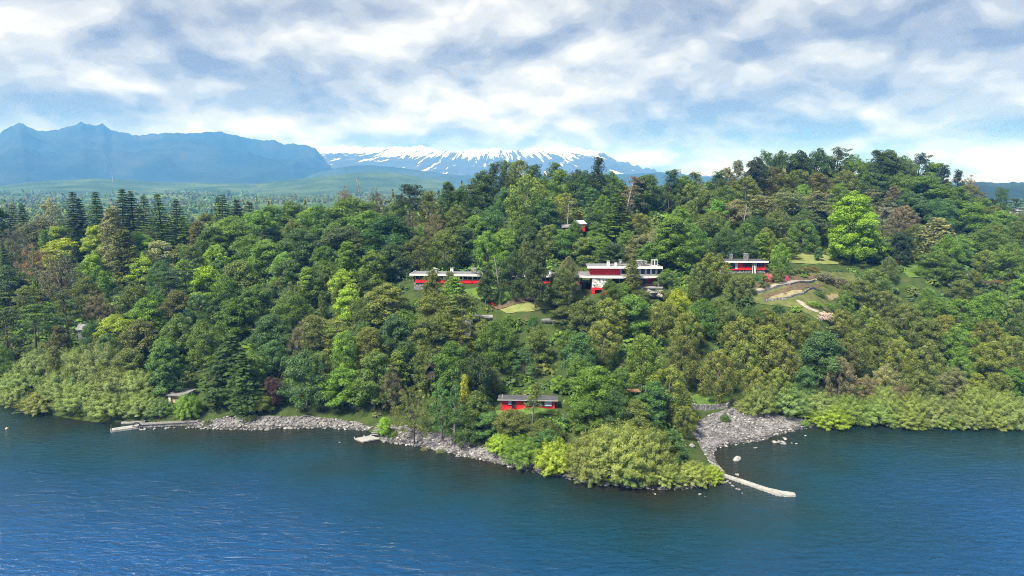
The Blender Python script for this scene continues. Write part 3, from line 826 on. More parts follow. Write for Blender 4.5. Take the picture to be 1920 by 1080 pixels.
for k in range(nb):
    x0 = .8 + (L - 1.6) * k / nb; x1 = .8 + (L - 1.6) * (k + 1) / nb
    MB().box(x0 + .05, x1 - .05, -.25, .45, 1.0, 1.98).build('red_panel', M['red_paint'], wing)
    window(wing, x0 + .12, x1 - .12, 2.02, 3.4, .25, .12, 1)
    MB().box(x1 - .12, x1 + .12, -.12, .42, 1.99, 3.42).build('post', M['white_paint'], wing)
for px, w in ((815, 1.3), (846, 1.0), (888, 1.5), (935, .9), (978, 1.2), (1030, .8)):
    chimney(wing, (px - 774) / 318 * L, 3.0, 3.75, 3.75 + rng.uniform(1.0, 1.7), w, 'stone_wall' if w > 1 else 'white_paint')

# -- two storey main house
S = 1297 / (217 * CP + (CAMZ - 26) * SP)        # photo pixels per metre here
a = at(1090, 545, 217)
main = empty('hotel_house', tuple(a), math.radians(-2))
tag(main, 'two storey hotel main house with red upper wall and pale patterned stone wall', 'building')
X = lambda px: (px - 1090) / S
Z = lambda py: (545 - py) / S
MB().box(X(1110), X(1240), 3.2, 9.5, -2.0, Z(520)).build('wall', M['dark_wood'], main, 'dark recessed wall of the lower storey')
slab = MB().prism([(X(1086), -1.0), (X(1100), -2.0), (X(1140), -2.6), (X(1200), -2.2), (X(1239), -.6), (X(1239), 9.5), (X(1086), 9.5)], Z(519) + .02, Z(516)).build('terrace_roof', M['grey_roof'], main)
MB().prism([(X(1085.5), -1.12), (X(1099.5), -2.14), (X(1140), -2.75), (X(1200.5), -2.34), (X(1239.5), -.74), (X(1239.5), -.6), (X(1200), -2.2), (X(1140), -2.6), (X(1100), -2.0), (X(1085.5), -1.0)], Z(519.3), Z(515.4)).build('fascia', M['white_paint'], slab)
MB().box(X(1109), X(1137), -2.05, 3.1, Z(537), Z(519.2)).build('stone_wall', M['pied_stone'], main, 'wall of black and white patterned stone')
rb = MB().box(X(1108), X(1114), -2.2, 3, -1.5, Z(537) - .01).box(X(1128), X(1138), -2.2, 3, -1.5, Z(537) - .01).box(X(1114), X(1128), -2.19, 3, Z(541), Z(537) - .012).build('red_base', M['red_paint'], main)
MB().box(X(1114), X(1128), -1.2, -1.0, -1.5, Z(541)).build('doorway', M['glass'], main)
up = MB().box(X(1107), X(1163), 1.5, 8.5, Z(516), Z(502.6)).build('upper_wall', M['red_paint'], main, 'bright red upper wall')
MB().box(X(1163.1), X(1242), 1.9, 8.4, Z(516), Z(502.6)).build('upper_wall', M['dark_wood'], main)
for a0_, a1_ in ((1163.5, 1178), (1178.5, 1190), (1190.5, 1199), (1199.5, 1210), (1210.5, 1220), (1220.5, 1230), (1230.5, 1241.5)):
    window(main, X(a0_), X(a1_), Z(515.6), Z(503), 1.45, .22, 0)
r2 = MB().prism([(X(1101), .2), (X(1240), .2), (X(1240), 9.2), (X(1101), 9.2)], Z(502.4), Z(500)).build('roof', M['grey_roof'], main)
MB().box(X(1100.5), X(1240.5), .02, .2, Z(503), Z(498.8)).build('fascia', M['white_paint'], r2)
for px, w, h, mt in ((1141, .9, 1.5, 'white_paint'), (1155, .7, 1.0, 'white_paint'), (1163.5, .9, 1.8, 'stone_wall'), (1200, 2.0, 1.7, 'stone_wall'), (1209, 1.5, 1.5, 'stone_wall')):
    chimney(main, X(px), 3.0, Z(500), Z(500) + h, w, mt)
tk = MB().box(X(1222), X(1233), 2.4, 4.2, Z(500) + .02, Z(500) + .22).build('skylight', M['white_paint'], main)
for k in range(2): window(main, X(1222.3 + 5.3 * k), X(1227.2 + 5.3 * k), Z(500) + .25, Z(488), 2.5, .13)
MB().box(X(1222), X(1233), 2.7, 4.2, Z(500) + .23, Z(488.4)).build('lantern', M['pale_metal'], main)
for px in (1160, 1190, 1232): MB().box(X(px) - .12, X(px) + .12, -1.6, -1.36, Z(536), Z(519.4)).build('post', M['concrete'], main)
MB().box(X(1188), X(1240), -2.0, 5.0, Z(538), Z(535.5)).build('balcony_floor', M['pale_concrete'], main)
MB().box(X(1213), X(1231), 2.9, 3.15, Z(531), Z(522)).build('red_panel', M['red_paint'], main)
rail = MB().box(X(1189), X(1239), -1.9, -1.82, Z(535.5) + .85, Z(535.5) + .93).build('railing', M['brown_wood'], main)
for k in range(13):
    xx = X(1190) + (X(1238) - X(1190)) * k / 12
    MB().box(xx - .04, xx + .04, -1.89, -1.83, Z(535.5), Z(535.5) + .85).build('baluster', M['brown_wood'], rail)
MB().prism([(X(1190), -1.4), (X(1238), -1.4), (X(1240), 5), (X(1188), 5)], -3.0, Z(538) - .01).build('stone_base', M['stone_wall'], main)
for (dx, s) in ((1208, 2.0), (1222, 2.4), (1236, 2.2), (1245, 1.7), (1252, 1.3)):
    P = at(dx, 546, 214.5); rock(P[0], P[1], s, 'grey rock outcrop under the balcony of the main house', 'rocks under the hotel balcony', z=P[2] - s * .5)

# -- red bungalow with two chimneys
S2 = 1297 / (230 * CP + 30 * SP)
a = at(1344, 512.5, 230)
bc = empty('bungalow', tuple(a), math.radians(-1))
tag(bc, 'red bungalow with two pale chimneys and white roof edge above the terraced garden', 'building')
X = lambda px: (px - 1344) / S2
Z = lambda py: (512.5 - py) / S2
MB().box(X(1350), X(1434), .6, 7, -2, Z(491.4)).build('wall', M['dark_wood'], bc)
MB().box(X(1349), X(1435), .3, .58, -2, Z(506)).build('stone_base', M['stone_wall'], bc)
r3 = MB().box(X(1344), X(1437), -1.0, 8, Z(491.2), Z(489.8)).build('roof', M['felt_roof'], bc)
MB().box(X(1343.6), X(1437.4), -1.15, -1.0, Z(491.6), Z(488.6)).build('fascia', M['white_paint'], r3)
for a0_, a1_ in ((1350, 1362), (1362.5, 1382)): window(bc, X(a0_), X(a1_), Z(504), Z(491.8), .35, .1, 1, 'dark_metal')
MB().box(X(1378), X(1382.5), .05, .22, Z(505), Z(491.8)).build('post', M['white_paint'], bc)
MB().box(X(1370), X(1384), .02, .5, Z(506.4), Z(504)).build('red_panel', M['red_paint'], bc)
MB().box(X(1383.5), X(1391), .0, .6, Z(506), Z(491.8)).build('red_wall', M['red_paint'], bc)
for a0_, a1_ in ((1391.2, 1409), (1416, 1433)):
    MB().box(X(a0_), X(a1_), .0, .6, Z(506), Z(500.8)).build('red_panel', M['red_paint'], bc)
    window(bc, X(a0_), X(a1_), Z(500.6), Z(491.8), .3, .12, 0, 'red_paint')
MB().box(X(1431.5), X(1434), -.1, .62, Z(506), Z(491.7)).build('red_wall', M['red_paint'], bc)
for px in (1409.8, 1413, 1415.4): MB().box(X(px) - .1, X(px) + .1, -.5, -.3, -1, Z(491.8)).build('post', M['white_paint'], bc)
chimney(bc, X(1374), 3, Z(490), Z(478.5), .85); chimney(bc, X(1402), 3, Z(490), Z(478), 1.35)

# -- lower red bungalow with grey roof
S3 = 1297 / (153 * CP + 51 * SP)
a = at(940, 769, 153)
bd = empty('bungalow', (a[0], a[1], a[2]), math.radians(-3))
tag(bd, 'red bungalow with flat grey felt roof standing low among trees above the shore', 'building')
X = lambda px: (px - 940) / S3
Z = lambda py: (769 - py) / S3 / .95
MB().box(X(941), X(1040), .4, 3.4, -2.2, 2.4).build('wall', M['red_paint'], bd)
r4 = MB().prism([(X(933), -.3), (X(1046), -.3), (X(1046), 3.7), (X(933), 3.7)], [2.5, 2.5, 2.42, 2.42], [2.6, 2.6, 2.52, 2.52]).build('roof', M['felt_roof'], bd)
MB().box(X(932.6), X(1046.4), -.42, -.3, 2.42, 2.62).build('fascia', M['pale_concrete'], r4)
MB().box(X(942) - .05, X(942) + .05, 1.0, 1.1, 2.6, 3.5).build('flue', M['pale_metal'], bd)
for a0_, a1_, z0, mt in ((952, 959.5, 1.2, 'curtain'), (959.7, 967, .4, 'glass'), (983, 996, 1.0, 'glass'), (996.3, 1009, 1.0, 'glass'), (1009.3, 1020, 1.0, 'glass'), (1020.3, 1035, 1.0, 'curtain')):
    window(bd, X(a0_), X(a1_), z0, 2.36, .25, .06, 0, 'dark_metal', mt)
MB().box(X(941), X(983), .1, .38, -2.0, -.3).build('stone_base', M['stone_wall'], bd)

# -- boathouse
a = at(317, 760, 172); S4 = 1297 / (172 * CP + 57 * SP)
bh = empty('boathouse', tuple(a), math.radians(-8))
tag(bh, 'small boathouse with tan slatted door and flat mossy roof behind the jetty willows', 'boathouse')
X = lambda px: (px - 317) / S4
MB().box(X(318), X(347), .5, 5, -.6, 2.7).build('wall', M['dark_wood'], bh)
MB().box(X(316.5), X(321.5), -.1, .48, -.6, 2.7).build('pillar', M['white_paint'], bh)
MB().box(X(314), X(350), -.5, 5.4, 2.72, 3.0).build('roof', M['grey_wood'], bh)
for k in range(6): MB().box(X(322) + k * .52, X(322) + k * .52 + .46, .3, .42, .55, 2.6).build('slat', M['tan_wood'], bh)
# -- white annex down the slope
a = at(868, 618, 192); S5 = 1297 / (192 * CP + 40 * SP)
wa = empty('annex', tuple(a), math.radians(-2))
tag(wa, 'white walled annex with thin flat roof half hidden below the hotel lawn', 'building')
X = lambda px: (px - 868) / S5
MB().box(X(868), X(883), .3, 3, -3, 2.0).build('wall', M['white_paint'], wa)
MB().box(X(886), X(923), .8, 2.4, -3, 3.39).build('wall', M['dark_wood'], wa)
MB().box(X(885), X(924), -.4, 2.6, 3.4, 3.8).build('roof', M['pale_concrete'], wa)
window(wa, X(870), X(877), .3, 1.6, .18, .1, 0); window(wa, X(890), X(905), .6, 2.8, .68, .1, 1); window(wa, X(906), X(920), .6, 2.8, .68, .1, 1)
a = at(1018, 607, 196)
gp = empty('garden_pavilion', tuple(a), 0)
tag(gp, 'small flat roofed white pavilion between trees below the hotel terrace', 'pavilion')
MB().box(0, 3.4, .4, 3, -3, .7).build('wall', M['white_paint'], gp)
MB().box(-.4, 4.0, -.3, 3.4, .75, 1.15).build('roof', M['grey_roof'], gp)
window(gp, .5, 2.9, -1.2, .4, .25, .1, 1)
# -- small red cabin high on the slope
a = at(1088, 425, 270)
rc = empty('cabin', tuple(a), math.radians(12))
tag(rc, 'small red cabin with pale metal roof high on the wooded slope', 'cabin')
MB().box(.5, 2.0, 0, 4, -2, .95).build('wall', M['red_paint'], rc)
MB().prism([(-1.2, -.5), (2.7, -.5), (2.7, 4.4), (-1.2, 4.4)], [.9, 1.0, 2.2, 2.1], [1.0, 1.1, 2.3, 2.2]).build('roof', M['pale_metal'], rc)
window(rc, .8, 1.6, -.1, .6, -.06, .1)
MB().prism([(-7.0, .5), (-1.3, .2), (-1.3, 3.0), (-7.0, 3.3)], [-.4, -.1, .8, .5], [-.28, .02, .92, .62]).build('lean_to_roof', M['grey_roof'], rc)
MB().box(-6.6, -1.5, .8, 2.8, -2.5, -.05).build('wall', M['dark_wood'], rc)
# -- grey roofed hut in the jetty wood
a = at(143, 625, 205)
ht = empty('hut', tuple(a), math.radians(15))
tag(ht, 'hut with pitched grey roof among trees behind the willow bank', 'hut')
MB().box(.3, 3.2, .4, 4, -2, 1.0).build('wall', M['grey_wood'], ht)
MB().prism([(0, 0), (3.5, 0), (3.5, 2.2), (0, 2.2)], [.85, .85, 2.2, 2.2], [1.0, 1.0, 2.35, 2.35]).build('roof', M['grey_roof'], ht)
MB().prism([(0, 2.21), (3.5, 2.21), (3.5, 4.4), (0, 4.4)], [2.2, 2.2, .85, .85], [2.35, 2.35, 1.0, 1.0]).build('roof', M['grey_roof'], ht)
# -- dark gabled shelter and decks in the lower wood
a = at(797, 697, 163)
sh = empty('shelter', tuple(a), 0)
tag(sh, 'dark gabled wooden shelter in the wood above the floating dock', 'shelter')
MB().add([(0, 0, 0), (1.3, 0, 1.5), (2.6, 0, 0), (0, 4, 0), (1.3, 4, 1.5), (2.6, 4, 0), (-.2, -.3, -.1), (1.3, -.3, 1.65), (2.8, -.3, -.1), (-.2, 4.2, -.1), (1.3, 4.2, 1.65), (2.8, 4.2, -.1)],
         [(6, 7, 10, 9), (7, 8, 11, 10), (6, 9, 3, 0), (8, 2, 5, 11), (0, 1, 7, 6), (1, 2, 8, 7), (0, 3, 4, 1), (1, 4, 5, 2)]).build('roof', M['dark_wood'], sh)
MB().box(.3, 2.3, .3, 3.8, -2.2, 0).build('wall', M['dark_wood'], sh)
a = at(1176, 736, 160)
dk = empty('wooden_deck', tuple(a), math.radians(4))
tag(dk, 'weathered wooden deck with rail beside the lower red bungalow', 'deck')
for k in range(9): MB().box(0, 3.4, k * .3, k * .3 + .27, 0, .08).build('plank', M['brown_wood'], dk)
for k in range(3): MB().box(k * 1.6, k * 1.6 + .12, 0, .12, -2.5, -.01).build('post', M['dark_wood'], dk)
MB().box(-.4, 3.8, 2.75, 2.9, .9, 1.02).build('rail', M['grey_wood'], dk)
a = at(1846, 531, 244)
dk2 = empty('lookout_platform', tuple(a), 0)
tag(dk2, 'dark lookout platform with reddish rail on the wooded hill', 'platform')
MB().box(0, 6.2, 0, 3, 0, .25).build('floor', M['dark_wood'], dk2)
MB().box(2.2, 5.8, .1, .2, 1.0, 1.15).build('rail', M['brown_wood'], dk2)
for k in range(6): MB().box(2.2 + k * .7, 2.28 + k * .7, .1, .2, .25, 1.0).build('baluster', M['brown_wood'], dk2)
for k in range(2): MB().box(.6 + k * 4.6, .85 + k * 4.6, .6, .85, -6, 0).build('post', M['dark_wood'], dk2)
# -- houses beyond the hill
def far_house(px, py, Y, w, d, h, wall, roof, label):
    a = at(px, py, Y); a[2] = max(tz(a[0], a[1]) - .3, a[2] - h)
    r = empty('house', tuple(a), rng.uniform(-.3, .3))
    MB().box(0, w, 0, d, -3, h).build('wall', M[wall], r)
    MB().add([(-.4, -.4, h), (w + .4, -.4, h), (w + .4, d + .4, h), (-.4, d + .4, h), (-.4, d / 2, h + d * .28), (w + .4, d / 2, h + d * .28)], [(0, 1, 5, 4), (2, 3, 4, 5), (0, 4, 3), (1, 2, 5), (0, 3, 2, 1)]).build('roof', M[roof], r)
    for k in range(2): window(r, w * (.15 + .4 * k), w * (.4 + .4 * k), h * .35, h * .8, -.06, .1)
    tag(r, label, 'house')
far_house(1908, 395, 358, 4, 5, .5, 'white_paint', 'pale_metal', 'white house with pale roof on the shoulder of the wooded hill')

# -- parked cars
def car(px, py, Y, rz, paint, label):
    a = at(px, py, Y); z = tz(a[0], a[1]) + .3
    r = empty('parked_car', (a[0], a[1], z), rz)
    prof = [(-2.1, .35), (2.1, .35), (2.12, .75), (1.2, .88), (.6, 1.42), (-1.1, 1.45), (-1.95, .95), (-2.15, .8)]
    bdy = MB(); n = len(prof)
    bdy.add([(p[0], s * (.86 if p[1] < 1.2 else .68), p[1]) for s in (-1, 1) for p in prof], [tuple(range(n)), tuple(range(2 * n - 1, n - 1, -1))] + [(i, n + i, n + (i + 1) % n, (i + 1) % n) for i in range(n)])
    bdy.build('body', M[paint], r)
    MB().add([(.62, -.72, 1.36), (1.15, -.84, .92), (1.15, .84, .92), (.62, .72, 1.36)], [(0, 1, 2, 3)]).mesh('w')
    for s in (-1, 1): MB().box(-1.0, .55, s * .79 - .06, s * .79 + .06, .95, 1.33).build('window', M['glass'], r)
    MB().prism([(.66, -.66), (1.2, -.74), (1.2, .74), (.66, .66)], [1.32, .87, .87, 1.32], [1.39, .93, .93, 1.39]).build('windscreen', M['glass'], r)
    for x_ in (-1.3, 1.3):
        for s in (-1, 1):
            MB().tube([(x_, s * .72, .33), (x_, s * .92, .33)], .33, 12).build('wheel', M['rubber'], r)
    tag(r, label, 'car')
car(1683, 490, 262, .3, 'white_paint', 'white car parked by the small hill lawn')
car(1817, 503, 252, 1.2, 'white_paint', 'white car parked under the golden olive tree on the hill')
car(1888, 510, 254, .2, 'pale_metal', 'silver car parked near the lookout platform')

# ------------------------------------------------------------------ jetties and dock
def slab_along(p0, p1, w, z0, z1, name, material, parent, origin):
    a, b = np.array(p0[:2]) - origin[:2], np.array(p1[:2]) - origin[:2]
    u = (b - a) / np.linalg.norm(b - a); n = np.array((-u[1], u[0]))
    return MB().prism([a - n * w / 2, b - n * w / 2, b + n * w / 2, a + n * w / 2], z0, z1).build(name, M[material], parent)
e0, e1, e2 = at_z(207, 806, .4), at_z(262, 798, .4), at_z(372, 789, .8)
jt = empty('jetty', (e0[0], e0[1], 0))
tag(jt, 'long narrow jetty with white concrete head below the willow bank', 'jetty')
for k in range(4):
    slab_along(e0 + (e1 - e0) * (k / 4 + .004), e0 + (e1 - e0) * ((k + 1) / 4 - .004), 2.0, -1.5, .46 + .02 * (k % 2), 'jetty_head_slab', 'pale_concrete', jt, e0)
for k in range(24):
    slab_along(e1 + (e2 - e1) * (k / 24 + .003), e1 + (e2 - e1) * ((k + 1) / 24 - .003), 1.5, .72, .86, 'plank', 'grey_wood', jt, e0)
slab_along(e1, e2, 1.2, -.8, .71, 'walkway_base', 'stone_wall', jt, e0)
u = (e1 - e0)[:2]; u /= np.linalg.norm(u); nn = np.array((-u[1], u[0]))
for s in (-1, 1):
    p = u * .25 + nn * s * .9
    MB().tube([(p[0], p[1], -1), (p[0], p[1], 1.5)], .09, 8).build('mooring_post', M['dark_metal'], jt)
t0 = e1[:2] - e0[:2]
ring = MB()
ring.tube([(t0[0] + .8 * math.cos(w) - .3, t0[1] - .9 + .25 * math.sin(w), .95 + .5 * math.sin(w)) for w in np.linspace(0, 6.1, 14)], .13, 6)
tire = ring.build('fender_tyre', M['rubber'], jt)
sl0, sl1 = at_z(228, 793, .1), at_z(272, 785, .9)
o_ = empty('slipway', (sl0[0], sl0[1], 0))
slab_along(sl0, sl1, 1.0, -.6, .30, 'ramp', 'pale_concrete', o_, sl0)
slab_along(sl0, sl1, .25, .30, .45, 'rail', 'grey_wood', o_, sl0)
tag(o_, 'narrow white slipway under the willows beside the long jetty', 'slipway')
# floating dock with steps
d0, d1, d2, d3 = at_z(664, 822, .6), at_z(680, 828, .6), at_z(712, 822, .6), at_z(695, 816, .6)
fd = empty('floating_dock', (d1[0], d1[1], 0))
tag(fd, 'square floating dock with pale deck at the foot of wooden steps', 'dock')
q = [np.array(p[:2]) - d1[:2] for p in (d0, d1, d2, d3)]
cen = sum(q) / 4
MB().prism([cen + (p - cen) * .96 for p in q], -.5, .35).build('float', M['dark_wood'], fd)
for k in range(8):
    f0, f1 = k / 8 + .006, (k + 1) / 8 - .006
    MB().prism([q[0] + (q[3] - q[0]) * f0, q[1] + (q[2] - q[1]) * f0, q[1] + (q[2] - q[1]) * f1, q[0] + (q[3] - q[0]) * f1], .36, .62).build('plank', M['pale_concrete'], fd)
for p in (q[0], q[3] * .6 + q[0] * .4): MB().tube([(p[0] * .97, p[1] * .97, .6), (p[0] * .97, p[1] * .97, 1.0)], .08, 8).build('bollard', M['white_paint'], fd)
s0, s1 = at_z(703, 815, .7), None
s1 = np.array((*ground(716, 800)[:2], 0)); s1[2] = tz(s1[0], s1[1]) + .5
st = empty('steps', (s0[0], s0[1], 0))
tag(st, 'weathered wooden steps climbing from the floating dock to the bank', 'steps')
for k in range(7):
    f = k / 6; p = s0[:2] + (s1[:2] - s0[:2]) * f - s0[:2]; z = .8 + (s1[2] - .8) * f
    MB().box(p[0] - 1.1, p[0] + 1.1, p[1] - .26, p[1] + .26, z - .1, z).build('step', M['grey_wood'], st)
for s in (-1.0, 1.0):
    p = s1[:2] - s0[:2]
    MB().tube([(s, 0, .6), (p[0] + s, p[1], s1[2] - .2)], .1, 6).build('stringer', M['dark_wood'], st)
# stone jetty
c = [at_z(*p, .6) for p in ((1352, 886), (1380, 895), (1410, 905), (1440, 915), (1462, 921), (1482, 923))]
sj = empty('stone_jetty', (c[0][0], c[0][1], 0))
tag(sj, 'pale stone jetty with rounded end running out from the willow point', 'jetty')
wd = [.5, .55, .6, .7, .95, .8]
lft, rgt = [], []
for i, p in enumerate(c):
    d = (c[min(i + 1, 5)] - c[max(i - 1, 0)])[:2]; d /= np.linalg.norm(d); n = np.array((-d[1], d[0]))
    lft.append(p[:2] - c[0][:2] + n * wd[i]); rgt.append(p[:2] - c[0][:2] - n * wd[i])
d = (c[5] - c[4])[:2]; d /= np.linalg.norm(d)
end = c[5][:2] - c[0][:2] + d * .9
for i in range(5):
    MB().prism([rgt[i], rgt[i + 1], lft[i + 1], lft[i]], -.8, .36 + .03 * (i % 2)).build('deck_slab', M['pale_concrete'], sj)
MB().prism([rgt[5], end - np.array((-d[1], d[0])) * .6, end + np.array((-d[1], d[0])) * .5, lft[5]], -.8, .38).build('deck_slab', M['pale_concrete'], sj)
for side in (lft, rgt):
    for i in range(5):
        for k in range(7):
            p = side[i] + (side[i + 1] - side[i]) * (k + .5) / 7
            o = bpy.data.objects.new('edge_stone', ROCKS[int(rng.integers(9))]); COL.objects.link(o); o.parent = sj
            o.location = (p[0], p[1], .0); s = rng.uniform(.18, .32); o.scale = (s, s, s); o.rotation_euler = (0, 0, rng.uniform(0, 6))
# buoy and radio mast
P = at_z(13, 804)
bu = empty('buoy', (P[0], P[1], 0))
MB().tube([(0, 0, -.25), (0, 0, -.05), (0, 0, .2), (0, 0, .38)], [.15, .38, .36, .12], 12).build('float', M['tan_wood'], bu)
MB().tube([(0, 0, .36), (0, 0, .62)], .04, 8).build('mooring_eye', M['dark_metal'], bu)
tag(bu, 'small yellowish mooring buoy floating off the willow bank', 'buoy')
P = at(211, 336, 3000)
ma = empty('radio_mast', (P[0], P[1], 0))
tag(ma, 'thin radio mast on the far lowland under the mountain range', 'mast')
zt = at(211, 328, 3000)[2]
for k in range(3): MB().tube([(2.5 * math.cos(2.09 * k), 2.5 * math.sin(2.09 * k), 0), (0, 0, zt)], [.35, .2], 5).build('mast_leg', M['pale_metal'], ma)
MB().tube([(0, 0, zt), (0, 0, zt + 8)], .2, 5).build('antenna', M['pale_metal'], ma)
# ------------------------------------------------------------------ tree prototypes (leaf by leaf crowns, tapered trunks with limbs)
class Leaves:
    def __init__(s, seed):
        s.r = np.random.default_rng(seed); s.v = []; s.t = []; s.y = []
    def add(s, c, nrm, size, aspect=1.0, tint=0.5, young_lit=0.0, along=None):
        """c, nrm: (n,3); one rhombic leaf spray each"""
        n = len(c)
        if n == 0: return
        r = s.r
        nrm = nrm / (np.linalg.norm(nrm, axis=1, keepdims=True) + 1e-9)
        if along is None:
            along = r.normal(size=(n, 3))
        a = along - nrm * np.sum(along * nrm, axis=1, keepdims=True)
        a /= (np.linalg.norm(a, axis=1, keepdims=True) + 1e-9)
        b = np.cross(nrm, a)
        sz = (np.full(n, size) if np.isscalar(size) else size) * r.uniform(0.7, 1.3, n)
        L = (a * (sz * 0.5)[:, None]); W = (b * (sz * 0.5 * aspect)[:, None])
        q = np.stack([c - L, c + W * r.uniform(.7, 1.1, (n, 1)) - L * .1, c + L, c - W * r.uniform(.7, 1.1, (n, 1)) + L * .15], axis=1)
        s.v.append(q.reshape(-1, 3))
        s.t.append(np.repeat(np.broadcast_to(tint, (n,)), 4)); s.y.append(np.repeat(np.broadcast_to(young_lit, (n,)), 4))
    def puff(s, c, rad, n, size, flat=0.7, up=0.35, young_lit=0.5, tilt=0.55, tint=None, hollow=0.62):
        r = s.r
        d = r.normal(size=(n, 3)); d[:, 2] += up * 1.2
        d /= np.linalg.norm(d, axis=1, keepdims=True)
        rr = rad * r.uniform(hollow, 1.06, (n, 1))
        p = np.asarray(c) + d * rr * np.array((1, 1, flat))
        nm = d + r.normal(size=(n, 3)) * tilt + np.array((0, 0, .25))
        base = r.normal(.5, .10) if tint is None else tint
        tt = np.clip(base + r.normal(0, .13, n), 0, 1)
        yy = np.clip(d[:, 2] * r.uniform(.2, 1.0, n), 0, 1) * young_lit  # upward leaves paler: new growth plus painted brightness of lit clump tops
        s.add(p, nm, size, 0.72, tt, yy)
    def mesh(s, name):
        v = np.vstack(s.v)
        f = np.arange(len(v)).reshape(-1, 4)
        return np_mesh(name, v, f, {'tint': ('FLOAT', np.concatenate(s.t)), 'young_lit': ('FLOAT', np.concatenate(s.y))})

def limb(mb, a, b, r0, r1, rg, sag=0.0, n=5, seg=3):
    a, b = np.array(a, float), np.array(b, float)
    pts, rad = [], []
    for k in range(seg + 1):
        t_ = k / seg
        p = a + (b - a) * t_
        if 0 < k < seg: p = p + rg.normal(0, .05, 3) * np.linalg.norm(b - a)
        p[2] += sag * math.sin(math.pi * t_)
        pts.append(p); rad.append(r0 + (r1 - r0) * t_)
    mb.tube(pts, rad, n)

def proto_broadleaf(seed, H=12.0, R=5.0, base=0.10, nl=14, pr=1.15, leaf=0.30, per=135, spread=1.0, pp=9, young_lit=.45, flat=.66, up=.35):
    lv = Leaves(seed); rg = lv.r; mb = MB()
    ch = H * (1 - base)
    mb.tube([(0, 0, -1.0), (rg.normal(0, .1), rg.normal(0, .1), H * base * .6), (rg.normal(0, .3), rg.normal(0, .3), H * .5), (rg.normal(0, .3), rg.normal(0, .3), H * .8)],
            [.34, .27, .19, .07], 7)
    for i in range(nl):
        u = (i + .5) / nl
        z = H * base + ch * (0.06 + 0.78 * u)
        prof = math.sin(math.pi * min(1, max(0.08, (0.30 + 0.68 * u))) ) ** .75
        ang = i * 2.399 + rg.normal(0, .35)
        rad = R * prof * rg.uniform(.42, .74) * spread
        if i == nl - 1: rad *= .25
        c = np.array((math.cos(ang) * rad, math.sin(ang) * rad, z))
        lr = R * rg.uniform(.34, .50) * (1.05 - .22 * u)
        limb(mb, (0, 0, z * .62), c, .12, .035, rg, n=5)
        for k in range(pp):
            d = rg.normal(size=3); d[2] = abs(d[2]) * .9 - .28; d /= np.linalg.norm(d)
            pc = c + d * lr * rg.uniform(.55, 1.0) * np.array((1.1, 1.1, .8))
            lv.puff(pc, pr * rg.uniform(.7, 1.2), per, leaf, flat, up, young_lit)
    return lv.mesh('crown'), mb.mesh('trunk'), (H, R * 1.9)
def proto_clumpy(seed, H=11.0, R=4.2):
    """upright evergreen of tight rounded heads"""
    lv = Leaves(seed); rg = lv.r; mb = MB()
    mb.tube([(0, 0, -1), (0, 0, H * .3), (rg.normal(0, .2), 0, H * .85)], [.3, .22, .05], 7)
    nh = 46
    for i in range(nh):
        u = (i + .5) / nh
        z = H * (0.16 + .80 * u)
        prof = (math.sin(math.pi * (0.22 + .76 * u)) ** .65)
        ang = i * 2.399 + rg.normal(0, .25)
        rad = R * prof * rg.uniform(.55, .88)
        c = (math.cos(ang) * rad, math.sin(ang) * rad, z)
        pr = rg.uniform(.75, 1.25) * (1.1 - .3 * u)
        if i % 4 == 0: limb(mb, (0, 0, z * .75), c, .09, .03, rg)
        lv.puff(c, pr, 190, .25, .95, .55, .75, .42, hollow=.72)
        lv.puff((c[0], c[1], c[2] - pr * .5), pr * .8, 55, .28, .8, -.1, .1)
    return lv.mesh('crown'), mb.mesh('trunk'), (H, R * 2.0)
def proto_conifer(seed, H=20.0, R=4.6, droop=.28, gap=.80, per=44):
    lv = Leaves(seed); rg = lv.r; mb = MB()
    mb.tube([(0, 0, -1), (0, 0, H * .4), (0, 0, H * .99)], [.38, .25, .03], 7)
    z = H * .10
    while z < H * .985:
        u = z / H
        Lm = R * (1 - u) ** .78 * (1.0 if u > .2 else .8)
        nb = int(7 + 4 * (1 - u))
        a0_ = rg.uniform(0, 6.28)
        for k in range(nb):
            a_ = a0_ + 6.283 * k / nb + rg.normal(0, .16)
            Lb = Lm * rg.uniform(.55, 1.16) + .25
            n = int(per * (0.5 + .95 * Lb / R)) + 8
            t_ = rg.uniform(.12, 1.0, n) ** .8
            wd = (0.10 + .30 * Lb) * np.sin(np.pi * np.clip(t_ * .85 + .1, 0, 1))
            side = rg.uniform(-1, 1, n) * wd
            dx, dy = math.cos(a_), math.sin(a_)
            zz = z + Lb * (.10 * t_ - droop * t_ ** 2) - np.abs(side) * .22 + rg.normal(0, .07, n)
            p = np.column_stack([dx * Lb * t_ - dy * side, dy * Lb * t_ + dx * side, zz])
            nm = np.column_stack([dx * .35 + rg.normal(0, .35, n), dy * .35 + rg.normal(0, .35, n), np.full(n, 1.0)])
            al = np.column_stack([dx - dy * np.sign(side) * .8, dy + dx * np.sign(side) * .8, np.full(n, -.3)])
            lv.add(p, nm, .46 + .10 * (1 - u), .45, np.clip(rg.normal(.48, .09) + rg.normal(0, .12, n), 0, 1), t_ ** 2 * .45 * rg.uniform(.3, 1, n), al)
            if k % 2 == 0 and Lb > 1.2: limb(mb, (0, 0, z), (dx * Lb * .8, dy * Lb * .8, z - droop * .5 * Lb), .05, .015, rg, n=4, seg=2)
        z += gap * rg.uniform(.8, 1.2) * (1.1 - .4 * u)
    return lv.mesh('crown'), mb.mesh('trunk'), (H, R * 2.0)
